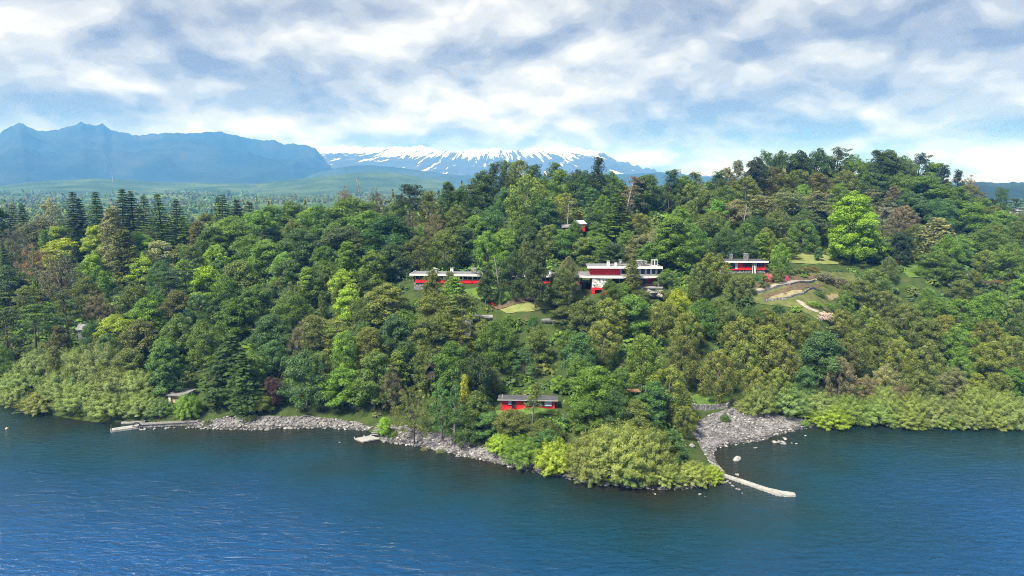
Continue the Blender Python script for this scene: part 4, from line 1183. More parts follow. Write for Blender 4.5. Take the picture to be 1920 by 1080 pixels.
def proto_layered(seed, H=16.0, R=6.0, base=.28, nl=24, pad=2.0, per=200, leaf=.32):
    """pine or cedar with level pads of foliage"""
    lv = Leaves(seed); rg = lv.r; mb = MB()
    mb.tube([(0, 0, -1), (.1, 0, H * .4), (rg.normal(0, .3), rg.normal(0, .3), H * .95)], [.40, .28, .06], 7)
    for i in range(nl):
        u = (i + .5) / nl
        z = H * (base + (1 - base) * u * .97)
        a_ = i * 2.399 + rg.normal(0, .4)
        L = R * (1 - u ** 1.7 * .78) * rg.uniform(.45, .95)
        c = np.array((math.cos(a_) * L * .72, math.sin(a_) * L * .72, z + rg.normal(0, .2)))
        limb(mb, (0, 0, z - .6), c, .11, .03, rg)
        for k in range(3):
            off = rg.normal(0, pad * .42, 3) * np.array((1, 1, .16))
            lv.puff(c + off, pad * rg.uniform(.55, .9), per // 3 + 14, leaf, .30, .25, .6, .35, hollow=.1)
    return lv.mesh('crown'), mb.mesh('trunk'), (H, R * 1.75)
def proto_willow(seed, H=7.0, R=5.2, stems=240, per=125, lo=.05):
    lv = Leaves(seed); rg = lv.r; mb = MB()
    for k in range(6):
        a_ = k * 1.047 + rg.normal(0, .3)
        limb(mb, (rg.normal(0, .4), rg.normal(0, .4), -.7), (math.cos(a_) * R * .45, math.sin(a_) * R * .45, H * .55), .14, .04, rg, seg=3)
    for i in range(stems):
        u = (i + .5) / stems
        ph = math.acos(1 - 0.98 * u)                # polar angle over the dome
        a_ = i * 2.399 + rg.normal(0, .2)
        q = rg.uniform(.66, 1.10)
        tip = np.array((math.sin(ph) * math.cos(a_) * R * q, math.sin(ph) * math.sin(a_) * R * q, H * (lo + (1 - lo) * math.cos(ph) ** .75) * rg.uniform(.80, 1.14)))
        root = tip * np.array((.42, .42, .45))
        dirv = tip - root; dirv /= np.linalg.norm(dirv)
        n = per
        t_ = rg.uniform(.25, 1.0, n) ** .7
        cen = root + (tip - root) * t_[:, None]
        cen[:, 2] += np.sin(t_ * 2.6) * .35
        p = cen + rg.normal(0, 1, (n, 3)) * (.36 * (1.2 - .8 * t_))[:, None]
        al = dirv + rg.normal(0, .45, (n, 3)) + np.array((0, 0, .25))
        nm = p / np.array((R * R, R * R, H * H)) * 12 + rg.normal(0, .75, (n, 3)) + np.array((0, 0, .4))
        lv.add(p, nm, .34, .20, np.clip(rg.normal(.5, .08) + rg.normal(0, .12, n), 0, 1), t_ ** 3 * .5 * rg.uniform(.2, 1, n), al)
        if i % 5 == 0: limb(mb, root * .9, tip * .95, .03, .01, rg, n=4, seg=2)
    return lv.mesh('crown'), mb.mesh('trunk'), (H, R * 2.05)
def proto_column(seed, H=15.0, R=2.1, leaf=.28, per=115, np_=70, fl=1.25):
    lv = Leaves(seed); rg = lv.r; mb = MB()
    mb.tube([(0, 0, -1), (0, 0, H * .5), (0, 0, H * .96)], [.28, .17, .03], 7)
    for i in range(np_):
        u = (i + .5) / np_
        z = H * (.10 + .88 * u)
        prof = math.sin(math.pi * (.16 + .80 * u)) ** .7
        a_ = i * 2.399
        L = R * prof * rg.uniform(.3, .85)
        lv.puff((math.cos(a_) * L, math.sin(a_) * L, z), rg.uniform(.55, .95) * (1.1 - .35 * u), per, leaf, fl, .45, .5)
        if i % 5 == 0: limb(mb, (0, 0, z * .9), (math.cos(a_) * L, math.sin(a_) * L, z), .06, .02, rg, n=4, seg=2)
    return lv.mesh('crown'), mb.mesh('trunk'), (H, R * 2.0)
def proto_open(seed, H=15.0, R=4.2, nl=30, base=.16, per=150, leaf=.29, pr=1.05):
    """tall tree with separate tufts, sky shows between them"""
    lv = Leaves(seed); rg = lv.r; mb = MB()
    top = (rg.normal(0, .5), rg.normal(0, .5), H * .97)
    mb.tube([(0, 0, -1), (rg.normal(0, .2), 0, H * .4), (top[0] * .6, top[1] * .6, H * .7), top], [.34, .24, .14, .03], 7)
    for i in range(nl):
        u = (i + .5) / nl
        z = H * (base + (1.0 - base) * u)
        a_ = i * 2.399 + rg.normal(0, .4)
        L = R * (1.0 - .80 * u ** 1.4) * rg.uniform(.40, 1.0)
        c = np.array((math.cos(a_) * L + top[0] * u, math.sin(a_) * L + top[1] * u, z + L * .18))
        limb(mb, (top[0] * u * .7, top[1] * u * .7, z - L * .35), c, .10, .03, rg)
        for k in range(4):
            lv.puff(c + rg.normal(0, .62, 3) * np.array((1, 1, .5)), pr * rg.uniform(.55, 1.0), per // 2, leaf, .9, .4, .45)
    return lv.mesh('crown'), mb.mesh('trunk'), (H, R * 1.8)
def proto_twiggy(seed, H=11.0, R=4.4, leaf=.22, per=64):
    lv = Leaves(seed); rg = lv.r; mb = MB()
    mb.tube([(0, 0, -1), (0, 0, H * .3), (rg.normal(0, .3), 0, H * .7)], [.26, .18, .06], 6)
    for i in range(26):
        u = (i + .5) / 26
        z = H * (.30 + .62 * u); a_ = i * 2.399
        L = R * math.sin(math.pi * (.25 + .68 * u)) ** .8 * rg.uniform(.6, 1.0)
        c = np.array((math.cos(a_) * L, math.sin(a_) * L, z))
        limb(mb, (0, 0, z * .6), c, .07, .02, rg, n=4)
        for k in range(4):
            q = c + rg.normal(0, .8, 3)
            limb(mb, c * .85, q, .025, .01, rg, n=3, seg=1)
            lv.puff(q, rg.uniform(.55, .95), per, leaf, .7, .2, .4, .9, hollow=.2)
    return lv.mesh('crown'), mb.mesh('trunk'), (H, R * 1.9)
def proto_snag(seed, H=12.0):
    rg = np.random.default_rng(seed); mb = MB()
    lean = rg.normal(0, .5, 2)
    mb.tube([(0, 0, -1), (lean[0] * .3, lean[1] * .3, H * .4), (lean[0], lean[1], H * .8), (lean[0] * 1.5, lean[1] * 1.5, H)], [.22, .17, .10, .03], 6)
    b = MB()
    for i in range(12):
        u = .42 + .55 * i / 12
        a_ = i * 2.2 + rg.normal(0, .4)
        p0 = np.array((lean[0] * u, lean[1] * u, H * u)); L = rg.uniform(.8, 2.4) * (1.25 - u)
        p1 = p0 + np.array((math.cos(a_) * L, math.sin(a_) * L, L * .9))
        limb(b, p0, p1, .07, .015, rg, n=4)
        limb(b, p0 * .4 + p1 * .6, p1 + rg.normal(0, .4, 3), .03, .01, rg, n=3, seg=1)
    return b.mesh('branches'), mb.mesh('trunk'), (H, 3.0)
def proto_shrub(seed, H=2.6, R=1.9, leaf=.22, n=34, per=60, young_lit=.5):
    lv = Leaves(seed); rg = lv.r; mb = MB()
    for k in range(4): limb(mb, (0, 0, -.4), (rg.normal(0, R * .35), rg.normal(0, R * .35), H * .6), .06, .02, rg, n=4, seg=2)
    for i in range(n):
        u = (i + .5) / n
        ph = math.acos(1 - .97 * u); a_ = i * 2.399
        q = rg.uniform(.55, .92)
        c = (math.sin(ph) * math.cos(a_) * R * q, math.sin(ph) * math.sin(a_) * R * q, H * (.12 + .72 * math.cos(ph) * q))
        lv.puff(c, rg.uniform(.36, .60) * R / 1.9, per, leaf, .8, .4, young_lit)
    return lv.mesh('crown'), mb.mesh('trunk'), (H, R * 2.0)

PROTO = {
    'B': [proto_broadleaf(11), proto_broadleaf(12, 12, 5.2, .08, 16, 1.2), proto_broadleaf(13, 12, 4.4, .08, 13, 1.05), proto_broadleaf(14, 12, 5.6, .08, 17, 1.25, spread=1.08), proto_broadleaf(15, 12, 4.8, .08, 15, 1.0, pp=11),
          proto_broadleaf(16, 12, 5.0, .08, 15, 1.35, .32, 160, flat=.5)],
    'G': [proto_broadleaf(21, 22, 8.2, .06, 26, 1.5, .42, 190, pp=12, young_lit=.7), proto_broadleaf(22, 20, 6.5, .08, 22, 1.35, .40, 180, pp=11, young_lit=.7)],
    'K': [proto_clumpy(31), proto_clumpy(32, 11, 4.6), proto_clumpy(33, 12, 3.7), proto_clumpy(34, 10, 4.8)],
    'C': [proto_conifer(41), proto_conifer(42, 20, 5.2, .34, .95), proto_conifer(43, 20, 4.2, .22, .8)],
    'L': [proto_layered(51), proto_layered(52, 15, 6.4, .22, 28), proto_layered(53, 16, 5.4, .34, 20, 1.8)],
    'D': [proto_layered(54, 12, 6.5, .5, 26, 2.4, 230)],
    'W': [proto_willow(61), proto_willow(62, 7, 5.6, 240), proto_willow(63, 6.4, 5.0, 210), proto_willow(64, 7.5, 4.6, 210)],
    'U': [proto_column(71), proto_column(72, 15, 2.6, np_=84), proto_column(73, 15, 1.8, np_=64)],
    'O': [proto_open(81), proto_open(82, 15, 3.6, 26, .2), proto_open(83, 15, 4.8, 34, .14), proto_open(84, 15, 3.0, 22, .22, pr=.9)],
    'T': [proto_twiggy(91), proto_twiggy(92, 11, 4.0), proto_twiggy(93, 11, 5.0)],
    'S': [proto_snag(101), proto_snag(102)],
    'H': [proto_shrub(111), proto_shrub(112, 2.4, 2.1), proto_shrub(113, 3.0, 1.7)],
    'P': [proto_open(121, 12, 2.8, 20, .28, 130, .26, .9), proto_open(122, 12, 2.4, 18, .32, 130, .26, .85)],
}
def measured(cm, tm, dims):
    co = np.empty(len(cm.vertices) * 3, np.float32); cm.vertices.foreach_get('co', co); co = co.reshape(-1, 3)
    return cm, tm, (float(np.percentile(co[:, 2], 99.7)), float(2 * np.percentile(np.hypot(co[:, 0], co[:, 1]), 96)))
PROTO = {k_: [measured(*p_) for p_ in lst] for k_, lst in PROTO.items()}
for k_, lst in PROTO.items():
    for cm, tm, dims in lst:
        pale = k_ in 'SPT'
        tm.materials.append(M['pale_bark'] if k_ in 'SP' else M['bark'])
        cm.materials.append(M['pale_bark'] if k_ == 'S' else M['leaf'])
        for p_ in tm.polygons: p_.use_smooth = True

TONES = {   # linear base colours and the word for them
    'mid': ((0.116, 0.201, 0.037), 'mid green'), 'dark': ((0.072, 0.127, 0.038), 'dark green'), 'deep': ((0.046, 0.077, 0.033), 'blackish green'),
    'emerald': ((0.087, 0.178, 0.055), 'emerald green'), 'fresh': ((0.151, 0.270, 0.040), 'fresh green'), 'lime': ((0.260, 0.382, 0.038), 'lime green'),
    'chart': ((0.370, 0.395, 0.033), 'yellow green'), 'olive': ((0.153, 0.192, 0.042), 'olive green'), 'gold': ((.168, .212, .046), 'golden olive'),
    'moss': ((0.133, 0.181, 0.046), 'moss green'), 'sage': ((0.191, 0.217, 0.094), 'sage green'), 'silver': ((0.274, 0.312, 0.142), 'silvery green'),
    'willow': ((.200, .272, .085), 'light green'), 'ywillow': ((.225, .300, .075), 'yellowish green'), 'tan': ((0.249, 0.211, 0.110), 'tan brown'),
    'brown': ((.165, .165, .100), 'grey brown'), 'rust': ((0.145, 0.162, 0.050), 'bronze green'), 'grey': ((0.246, 0.222, 0.165), 'pale grey'),
    'maroon': ((.125, .078, .062), 'maroon leaved'), 'coral': ((0.684, 0.127, 0.077), 'coral red'), 'scarlet': ((0.750, 0.038, 0.035), 'scarlet flowering'),
    'pink': ((0.750, 0.114, 0.307), 'pink flowering'), 'white': ((0.510, 0.454, 0.420), 'white flowering'), 'vivid': ((.185, .350, .030), 'bright lime green'), 'amber': ((0.493, 0.293, 0.059), 'amber yellow'),
}
KIND = {   # object name, noun for the label, category, default height range
    'B': ('broadleaf_tree', 'broadleaf tree with rounded crown', 'tree'), 'G': ('broadleaf_tree', 'large full-crowned tree', 'tree'),
    'K': ('evergreen_tree', 'evergreen with bunched cauliflower-like foliage', 'tree'), 'C': ('conifer_tree', 'cone-shaped conifer with layered boughs', 'tree'),
    'L': ('pine_tree', 'pine with level spreading boughs', 'tree'), 'D': ('pine_tree', 'flat-domed pine', 'tree'), 'W': ('willow_bush', 'feathery willow', 'willow'),
    'U': ('columnar_tree', 'narrow upright tree', 'tree'), 'O': ('open_crowned_tree', 'tall tree with loose tufted crown', 'tree'), 'T': ('twiggy_tree', 'thin-leaved tree with bare twigs', 'tree'),
    'S': ('dead_tree', 'bare dead tree', 'tree'), 'H': ('shrub', 'low rounded shrub', 'shrub'), 'P': ('slender_tree', 'slender pale-stemmed tree', 'tree'),
}
TREES = []          # (x, y, width, height)
def put_tree(sp, tone, x, y, w, h, rot=None, label=None, lift=0.0):
    lst = PROTO[sp]
    cm, tm, (H, W) = lst[int(rng.integers(len(lst)))]
    name, noun, cat = KIND[sp]
    root = empty(name, (x, y, tz(x, y) - .15 + lift), rng.uniform(0, 6.28) if rot is None else rot)
    root.rotation_euler = (rng.normal(0, .035), rng.normal(0, .035), root.rotation_euler[2])
    sxy = w / W
    col = np.array(TONES[tone][0]) * rng.uniform(.86, 1.16)
    col = np.clip(col * rng.normal(1, .05, 3), .01, .9)
    for nm, me in (('trunk', tm), ('branches' if sp == 'S' else 'crown', cm)):
        o = bpy.data.objects.new(nm, me); COL.objects.link(o); o.parent = root
        o.scale = (sxy * rng.uniform(.94, 1.06), sxy * rng.uniform(.94, 1.06), h / H)
        o.color = (*col, 1)
        if nm == 'trunk': o.scale = (min(sxy, h / H), min(sxy, h / H), h / H)
    TREES.append(dict(x=x, y=y, w=w, h=h, sp=sp, tone=tone, root=root, label=label, noun=noun, cat=cat))
    return root

# trees read off the photograph: column, row of the top, crown width in pixels, height in metres, kind, tone
T = [
 # conifer row along the ridge behind the jetty wood
 (22, 383, 46, 17, 'C', 'mid'), (42, 381, 40, 18, 'C', 'dark'), (131, 360, 50, 25, 'C', 'dark'), (153, 372, 40, 20, 'C', 'deep'), (177, 360, 46, 25, 'C', 'dark'), (222, 355, 52, 27, 'C', 'dark'), (245, 358, 48, 26, 'C', 'dark'), (262, 366, 40, 22, 'C', 'moss'),
 (300, 364, 48, 24, 'C', 'dark'), (330, 374, 42, 20, 'C', 'deep'), (410, 366, 60, 22, 'C', 'dark'), (440, 374, 46, 18, 'C', 'deep'), (468, 378, 44, 17, 'C', 'dark'),
 (-20, 380, 60, 18, 'B', 'dark'), (95, 372, 48, 19, 'P', 'silver'), (70, 410, 60, 14, 'B', 'sage'), (110, 424, 40, 12, 'B', 'lime'), (178, 424, 42, 15, 'G', 'lime'), (122, 447, 72, 11, 'B', 'chart'), (172, 478, 44, 10, 'B', 'lime'),
 (210, 388, 46, 24, 'U', 'sage'), (225, 430, 40, 19, 'U', 'moss'), (258, 438, 62, 13, 'G', 'fresh'), (300, 452, 56, 12, 'B', 'silver'), (266, 482, 54, 10, 'B', 'lime'), (142, 424, 34, 15, 'C', 'deep'), (290, 412, 28, 12, 'C', 'deep'),
 (337, 406, 46, 15, 'C', 'fresh'), (368, 414, 38, 15, 'U', 'rust'), (18, 420, 56, 17, 'T', 'brown'), (62, 460, 60, 16, 'T', 'tan'), (108, 468, 76, 19, 'T', 'brown'), (10, 500, 60, 14, 'B', 'dark'), (40, 545, 64, 13, 'L', 'moss'),
 (58, 570, 66, 14, 'L', 'mid'), (5, 580, 60, 14, 'L', 'dark'), (120, 545, 54, 15, 'L', 'dark'), (160, 520, 50, 13, 'B', 'moss'), (185, 545, 46, 12, 'T', 'tan'), (215, 590, 66, 9, 'B', 'lime'), (170, 600, 40, 10, 'B', 'emerald'),
 (245, 530, 56, 12, 'B', 'moss'), (310, 505, 60, 12, 'L', 'dark'), (345, 492, 84, 14, 'L', 'deep'), (385, 500, 54, 12, 'B', 'lime'), (372, 548, 52, 10, 'K', 'emerald'), (330, 545, 52, 11, 'B', 'moss'), (275, 560, 60, 11, 'B', 'fresh'),
 (205, 607, 50, 8, 'K', 'gold'), (260, 600, 56, 10, 'B', 'moss'), (105, 612, 34, 12, 'U', 'rust'), (100, 650, 30, 12, 'U', 'rust'),
 # mixed wood above the jetty
 (395, 425, 56, 14, 'B', 'mid'), (435, 405, 90, 15, 'B', 'fresh'), (480, 395, 70, 15, 'B', 'fresh'), (470, 440, 70, 13, 'B', 'mid'), (510, 385, 52, 14, 'B', 'mid'), (545, 378, 60, 14, 'B', 'mid'), (548, 412, 46, 13, 'B', 'gold'),
 (600, 385, 90, 15, 'B', 'mid'), (655, 372, 110, 16, 'B', 'mid'), (690, 395, 90, 15, 'B', 'mid'), (560, 430, 90, 15, 'B', 'dark'), (640, 425, 90, 14, 'B', 'dark'), (725, 405, 100, 15, 'B', 'dark'), (500, 450, 80, 13, 'B', 'fresh'),
 (650, 348, 38, 15, 'T', 'tan'), (678, 332, 26, 18, 'S', 'grey'), (705, 352, 36, 15, 'T', 'brown'), (766, 345, 62, 18, 'D', 'deep'), (800, 357, 48, 18, 'O', 'moss'), (838, 341, 38, 18, 'U', 'dark'), (862, 352, 40, 16, 'B', 'mid'), (772, 390, 36, 12, 'T', 'brown'),
 (745, 372, 40, 14, 'B', 'mid'), (815, 392, 36, 14, 'T', 'tan'), (785, 443, 64, 11, 'K', 'moss'), (832, 432, 60, 12, 'K', 'moss'), (868, 425, 60, 12, 'B', 'dark'), (735, 455, 54, 11, 'B', 'dark'),
 (650, 453, 40, 15, 'U', 'fresh'), (578, 500, 36, 12, 'U', 'fresh'), (538, 488, 60, 12, 'B', 'dark'), (610, 490, 60, 12, 'B', 'mid'), (700, 470, 56, 12, 'B', 'mid'), (450, 490, 70, 13, 'B', 'moss'), (420, 520, 64, 12, 'B', 'mid'), (480, 535, 66, 12, 'B', 'mid'), (545, 545, 70, 12, 'B', 'mid'),
 (655, 540, 50, 10, 'B', 'lime'), (720, 532, 90, 11, 'B', 'gold'), (690, 555, 60, 10, 'B', 'moss'), (775, 527, 70, 11, 'K', 'olive'), (815, 548, 64, 10, 'B', 'olive'), (850, 519, 38, 9, 'U', 'fresh'), (868, 548, 74, 11, 'L', 'olive'), (590, 590, 66, 11, 'B', 'moss'), (630, 600, 60, 10, 'L', 'olive'),
 (440, 560, 66, 12, 'B', 'mid'), (505, 590, 66, 12, 'B', 'emerald'), (560, 605, 46, 11, 'T', 'grey'), (380, 600, 60, 12, 'B', 'mid'), (330, 590, 56, 12, 'B', 'moss'),
 # slope over the stony shore
 (305, 643, 56, 13, 'G', 'emerald'), (430, 628, 104, 18, 'C', 'dark'), (455, 660, 60, 14, 'C', 'dark'), (358, 650, 48, 13, 'B', 'fresh'), (390, 665, 40, 11, 'L', 'mid'), (470, 660, 60, 12, 'B', 'mid'), (350, 700, 40, 8, 'B', 'fresh'), (570, 658, 92, 15, 'B', 'emerald'),
 (505, 706, 40, 7, 'B', 'maroon'), (490, 735, 44, 7, 'B', 'olive'), (640, 690, 92, 13, 'B', 'fresh'), (700, 660, 80, 13, 'B', 'mid'), (645, 622, 52, 12, 'K', 'fresh'), (692, 612, 60, 11, 'K', 'gold'), (740, 590, 60, 11, 'B', 'emerald'),
 (600, 660, 56, 12, 'K', 'moss'), (745, 660, 40, 11, 'U', 'fresh'), (735, 690, 50, 11, 'T', 'brown'), (775, 720, 76, 13, 'T', 'olive'), (800, 650, 60, 10, 'B', 'moss'), (845, 640, 70, 12, 'B', 'mid'), (885, 660, 70, 12, 'B', 'dark'), (920, 690, 56, 11, 'B', 'moss'),
 (826, 718, 40, 12, 'P', 'emerald'), (850, 716, 36, 13, 'P', 'emerald'), (870, 702, 20, 10, 'U', 'chart'), (890, 735, 50, 9, 'B', 'moss'), (720, 782, 26, 4.5, 'B', 'lime'), (785, 537, 30, 3, 'B', 'moss'), (870, 760, 54, 8, 'B', 'dark'), (760, 640, 56, 11, 'B', 'dark'),
 # hotel terrace and slope under it
 (965, 470, 46, 13, 'B', 'dark'), (1005, 462, 44, 16, 'B', 'dark'), (940, 470, 50, 10, 'B', 'mid'), (1066, 480, 36, 9, 'B', 'sage'), (1186, 484, 27, 11, 'U', 'gold'), (1145, 523, 34, 8, 'B', 'mid'), (1045, 520, 44, 8, 'B', 'moss'), (1080, 534, 50, 8, 'B', 'dark'),
 (1250, 505, 40, 8, 'B', 'mid'), (1340, 473, 62, 11, 'K', 'olive'), (1312, 492, 50, 11, 'K', 'moss'), (1365, 500, 46, 8, 'B', 'mid'), (1272, 540, 48, 9, 'B', 'lime'), (1430, 436, 40, 12, 'U', 'fresh'), (1472, 445, 66, 10, 'K', 'moss'), (1405, 445, 50, 12, 'B', 'dark'), (1450, 460, 50, 8, 'B', 'moss'),
 (1268, 408, 80, 20, 'G', 'fresh'), (1235, 424, 46, 11, 'B', 'silver'), (1160, 367, 62, 16, 'C', 'mid'), (985, 328, 78, 20, 'K', 'gold'), (1060, 362, 50, 12, 'K', 'gold'), (1020, 372, 60, 13, 'B', 'emerald'), (920, 388, 64, 14, 'B', 'emerald'), (895, 405, 50, 12, 'B', 'fresh'),
 (1065, 372, 18, 13, 'S', 'grey'), (1170, 342, 24, 18, 'S', 'grey'), (1394, 388, 18, 12, 'S', 'grey'), (797, 385, 14, 12, 'S', 'grey'), (329, 650, 10, 9, 'S', 'grey'), (937, 484, 22, 11, 'S', 'grey'),
 (1000, 595, 110, 15, 'G', 'dark'), (930, 600, 70, 12, 'B', 'mid'), (1060, 575, 70, 11, 'B', 'moss'), (1100, 560, 70, 10, 'B', 'moss'), (1140, 560, 70, 10, 'K', 'olive'), (1190, 555, 70, 10, 'B', 'mid'), (1240, 565, 60, 10, 'K', 'olive'), (1130, 600, 66, 11, 'K', 'gold'), (1085, 625, 64, 11, 'B', 'emerald'),
 (1210, 625, 60, 13, 'K', 'mid'), (1280, 630, 56, 12, 'K', 'olive'), (1290, 585, 60, 11, 'K', 'olive'), (1320, 560, 60, 10, 'B', 'mid'), (1350, 560, 56, 9, 'K', 'moss'), (1350, 655, 64, 12, 'K', 'gold'), (1390, 595, 70, 11, 'K', 'gold'), (1440, 610, 66, 11, 'K', 'gold'), (1400, 640, 60, 11, 'K', 'olive'), (1470, 640, 64, 11, 'K', 'olive'),
 (1110, 688, 90, 10, 'B', 'fresh'), (1050, 705, 44, 9, 'B', 'fresh'), (1165, 690, 44, 9, 'B', 'mid'), (1255, 684, 76, 12, 'K', 'gold'), (1230, 715, 60, 9, 'B', 'emerald'), (1000, 716, 30, 8.5, 'P', 'moss'), (1150, 730, 60, 8, 'B', 'dark'), (1100, 745, 60, 7, 'B', 'mid'), (1190, 750, 60, 7, 'B', 'moss'),
 (1285, 760, 44, 6.5, 'K', 'gold'), (960, 770, 66, 4.5, 'B', 'moss'), (1020, 785, 60, 4.5, 'B', 'moss'), (915, 775, 50, 5, 'B', 'emerald'),
 (868, 592, 50, 11.5, 'L', 'olive'), (908, 601, 50, 9, 'B', 'moss'), (812, 505, 36, 9.5, 'B', 'olive'), (838, 509, 28, 9, 'B', 'moss'), (1050, 502, 44, 10.5, 'B', 'moss'), (1080, 413, 26, 6, 'B', 'mid'), (1166, 531, 30, 5, 'B', 'mid'), (1204, 541, 32, 4.5, 'B', 'moss'), (1150, 541, 30, 5, 'B', 'olive'), (911, 499, 34, 10, 'B', 'dark'), (1116, 414, 30, 6, 'B', 'mid'), (1440, 580, 50, 8, 'K', 'olive'), (1482, 588, 50, 8, 'K', 'gold'), (1522, 603, 46, 8, 'K', 'olive'), (1408, 574, 46, 8, 'B', 'mid'), (1825, 506, 26, 5, 'K', 'olive'), (1800, 508, 30, 5, 'B', 'mid'), (945, 600, 54, 9, 'B', 'mid'), (1010, 612, 50, 9, 'B', 'moss'), (800, 600, 60, 10, 'B', 'moss'), (830, 580, 56, 9, 'B', 'olive'), (760, 580, 56, 10, 'B', 'mid'),
 (1100, 445, 50, 9, 'B', 'moss'), (1125, 440, 50, 9, 'B', 'fresh'), (1150, 455, 50, 9, 'B', 'dark'), (1195, 440, 50, 10, 'B', 'sage'), (1215, 455, 50, 9, 'B', 'mid'), (1060, 430, 56, 10, 'B', 'mid'), (1030, 420, 56, 11, 'K', 'moss'), (1200, 400, 50, 11, 'K', 'olive'), (1110, 400, 46, 11, 'B', 'dark'), (1075, 395, 46, 12, 'K', 'olive'), (1300, 420, 56, 12, 'B', 'mid'), (1330, 400, 60, 12, 'B', 'moss'), (1360, 430, 56, 11, 'B', 'dark'), (990, 420, 56, 11, 'B', 'dark'), (950, 430, 56, 10, 'B', 'fresh'), 
 # crest of the hill over the hotel
 (880, 345, 60, 17, 'L', 'dark'), (905, 320, 50, 17, 'B', 'dark'), (922, 302, 44, 18, 'O', 'dark'), (950, 300, 46, 17, 'O', 'mid'), (978, 300, 56, 17, 'K', 'olive'), (1000, 308, 44, 15, 'O', 'dark'), (1030, 304, 46, 16, 'O', 'mid'), (1050, 318, 46, 15, 'B', 'mid'), (1078, 318, 52, 15, 'B', 'dark'),
 (1116, 294, 40, 21, 'O', 'deep'), (1100, 320, 50, 15, 'B', 'dark'), (1140, 322, 50, 15, 'B', 'mid'), (1185, 330, 46, 15, 'L', 'brown'), (1212, 328, 56, 15, 'B', 'dark'), (1256, 317, 48, 17, 'O', 'dark'), (1282, 330, 46, 14, 'B', 'mid'), (1310, 322, 42, 15, 'O', 'rust'), (1290, 345, 50, 13, 'K', 'olive'),
 (1342, 320, 40, 15, 'O', 'dark'), (1362, 314, 36, 14, 'K', 'rust'), (1386, 300, 42, 18, 'O', 'brown'), (1420, 296, 44, 17, 'B', 'deep'), (1440, 282, 42, 18, 'O', 'dark'), (1468, 284, 52, 17, 'B', 'dark'), (1500, 283, 44, 17, 'B', 'deep'), (1532, 279, 50, 18, 'B', 'dark'), (1570, 276, 44, 19, 'O', 'dark'),
 (1600, 290, 50, 16, 'B', 'mid'), (1645, 281, 50, 18, 'O', 'dark'), (1668, 282, 56, 18, 'B', 'dark'), (1695, 292, 50, 16, 'B', 'mid'), (1722, 287, 44, 17, 'O', 'deep'), (1750, 305, 50, 15, 'B', 'mid'), (1772, 308, 28, 17, 'O', 'deep'), (1798, 318, 30, 15, 'O', 'deep'), (1820, 328, 36, 13, 'T', 'brown'), (1815, 345, 50, 13, 'K', 'rust'),
 (1880, 350, 36, 17, 'O', 'dark'), (1905, 372, 40, 12, 'L', 'deep'), (1855, 372, 30, 11, 'B', 'deep'),
 (1450, 312, 54, 14, 'K', 'rust'), (1495, 318, 56, 14, 'K', 'olive'), (1535, 324, 50, 13, 'K', 'rust'), (1585, 318, 52, 14, 'K', 'rust'), (1400, 330, 56, 13, 'K', 'olive'), (1360, 348, 60, 13, 'B', 'mid'), (1320, 355, 56, 12, 'K', 'moss'),
 (1640, 325, 60, 14, 'B', 'dark'), (1690, 325, 60, 14, 'B', 'mid'), (1735, 330, 66, 14, 'B', 'mid'), (1790, 350, 66, 14, 'B', 'mid'), (1760, 372, 60, 13, 'B', 'emerald'), (1830, 380, 64, 13, 'B', 'fresh'), (1880, 395, 66, 13, 'B', 'fresh'), (1910, 415, 66, 12, 'B', 'mid'), (1850, 425, 66, 13, 'B', 'mid'), (1900, 455, 60, 13, 'B', 'mid'),
 (1380, 375, 60, 12, 'B', 'sage'), (1440, 365, 66, 12, 'P', 'sage'), (1490, 360, 70, 12, 'P', 'sage'), (1535, 358, 66, 12, 'P', 'sage'), (1640, 355, 60, 12, 'P', 'sage'), (1460, 395, 70, 12, 'B', 'moss'), (1520, 400, 70, 12, 'B', 'dark'), (1420, 405, 60, 11, 'B', 'dark'),
 (1655, 380, 56, 12, 'T', 'grey'), (1677, 350, 26, 13, 'U', 'brown'), (1695, 385, 50, 12, 'K', 'brown'), (1710, 360, 60, 13, 'B', 'emerald'), (1660, 415, 56, 11, 'T', 'sage'), (1640, 445, 56, 10, 'B', 'mid'), (1725, 420, 60, 12, 'K', 'moss'),
 (1762, 408, 52, 16, 'U', 'silver'), (1780, 440, 50, 13, 'B', 'fresh'), (1707, 450, 38, 8, 'T', 'gold'), (1690, 435, 44, 11, 'B', 'deep'), (1755, 470, 60, 11, 'B', 'mid'), (1850, 468, 58, 12, 'K', 'gold'), (1800, 455, 56, 12, 'B', 'emerald'), (1805, 525, 50, 8, 'B', 'moss'),
 (1560, 490, 60, 6, 'T', 'brown'), (1630, 462, 56, 7, 'B', 'mid'), (1640, 505, 56, 8, 'K', 'moss'), (1610, 525, 60, 9, 'B', 'moss'), (1660, 545, 60, 9, 'K', 'moss'),
 # slope over the far willows
 (1540, 622, 84, 13, 'B', 'emerald'), (1578, 670, 52, 11, 'K', 'brown'), (1580, 580, 60, 10, 'K', 'olive'), (1625, 575, 60, 11, 'K', 'gold'), (1650, 600, 60, 11, 'B', 'moss'), (1610, 620, 60, 11, 'K', 'olive'), (1700, 570, 60, 10, 'K', 'moss'), (1750, 555, 60, 10, 'B', 'mid'), (1800, 560, 66, 10, 'K', 'fresh'),
 (1860, 545, 70, 11, 'B', 'fresh'), (1905, 560, 60, 11, 'K', 'moss'), (1690, 635, 56, 11, 'K', 'gold'), (1740, 600, 60, 11, 'B', 'moss'), (1745, 645, 60, 11, 'K', 'moss'), (1800, 615, 60, 10, 'B', 'fresh'), (1860, 600, 64, 11, 'K', 'olive'), (1900, 630, 66, 11, 'K', 'olive'), (1860, 640, 64, 11, 'B', 'gold'), (1625, 703, 58, 7, 'T', 'tan'), (1690, 717, 40, 7, 'T', 'tan'),
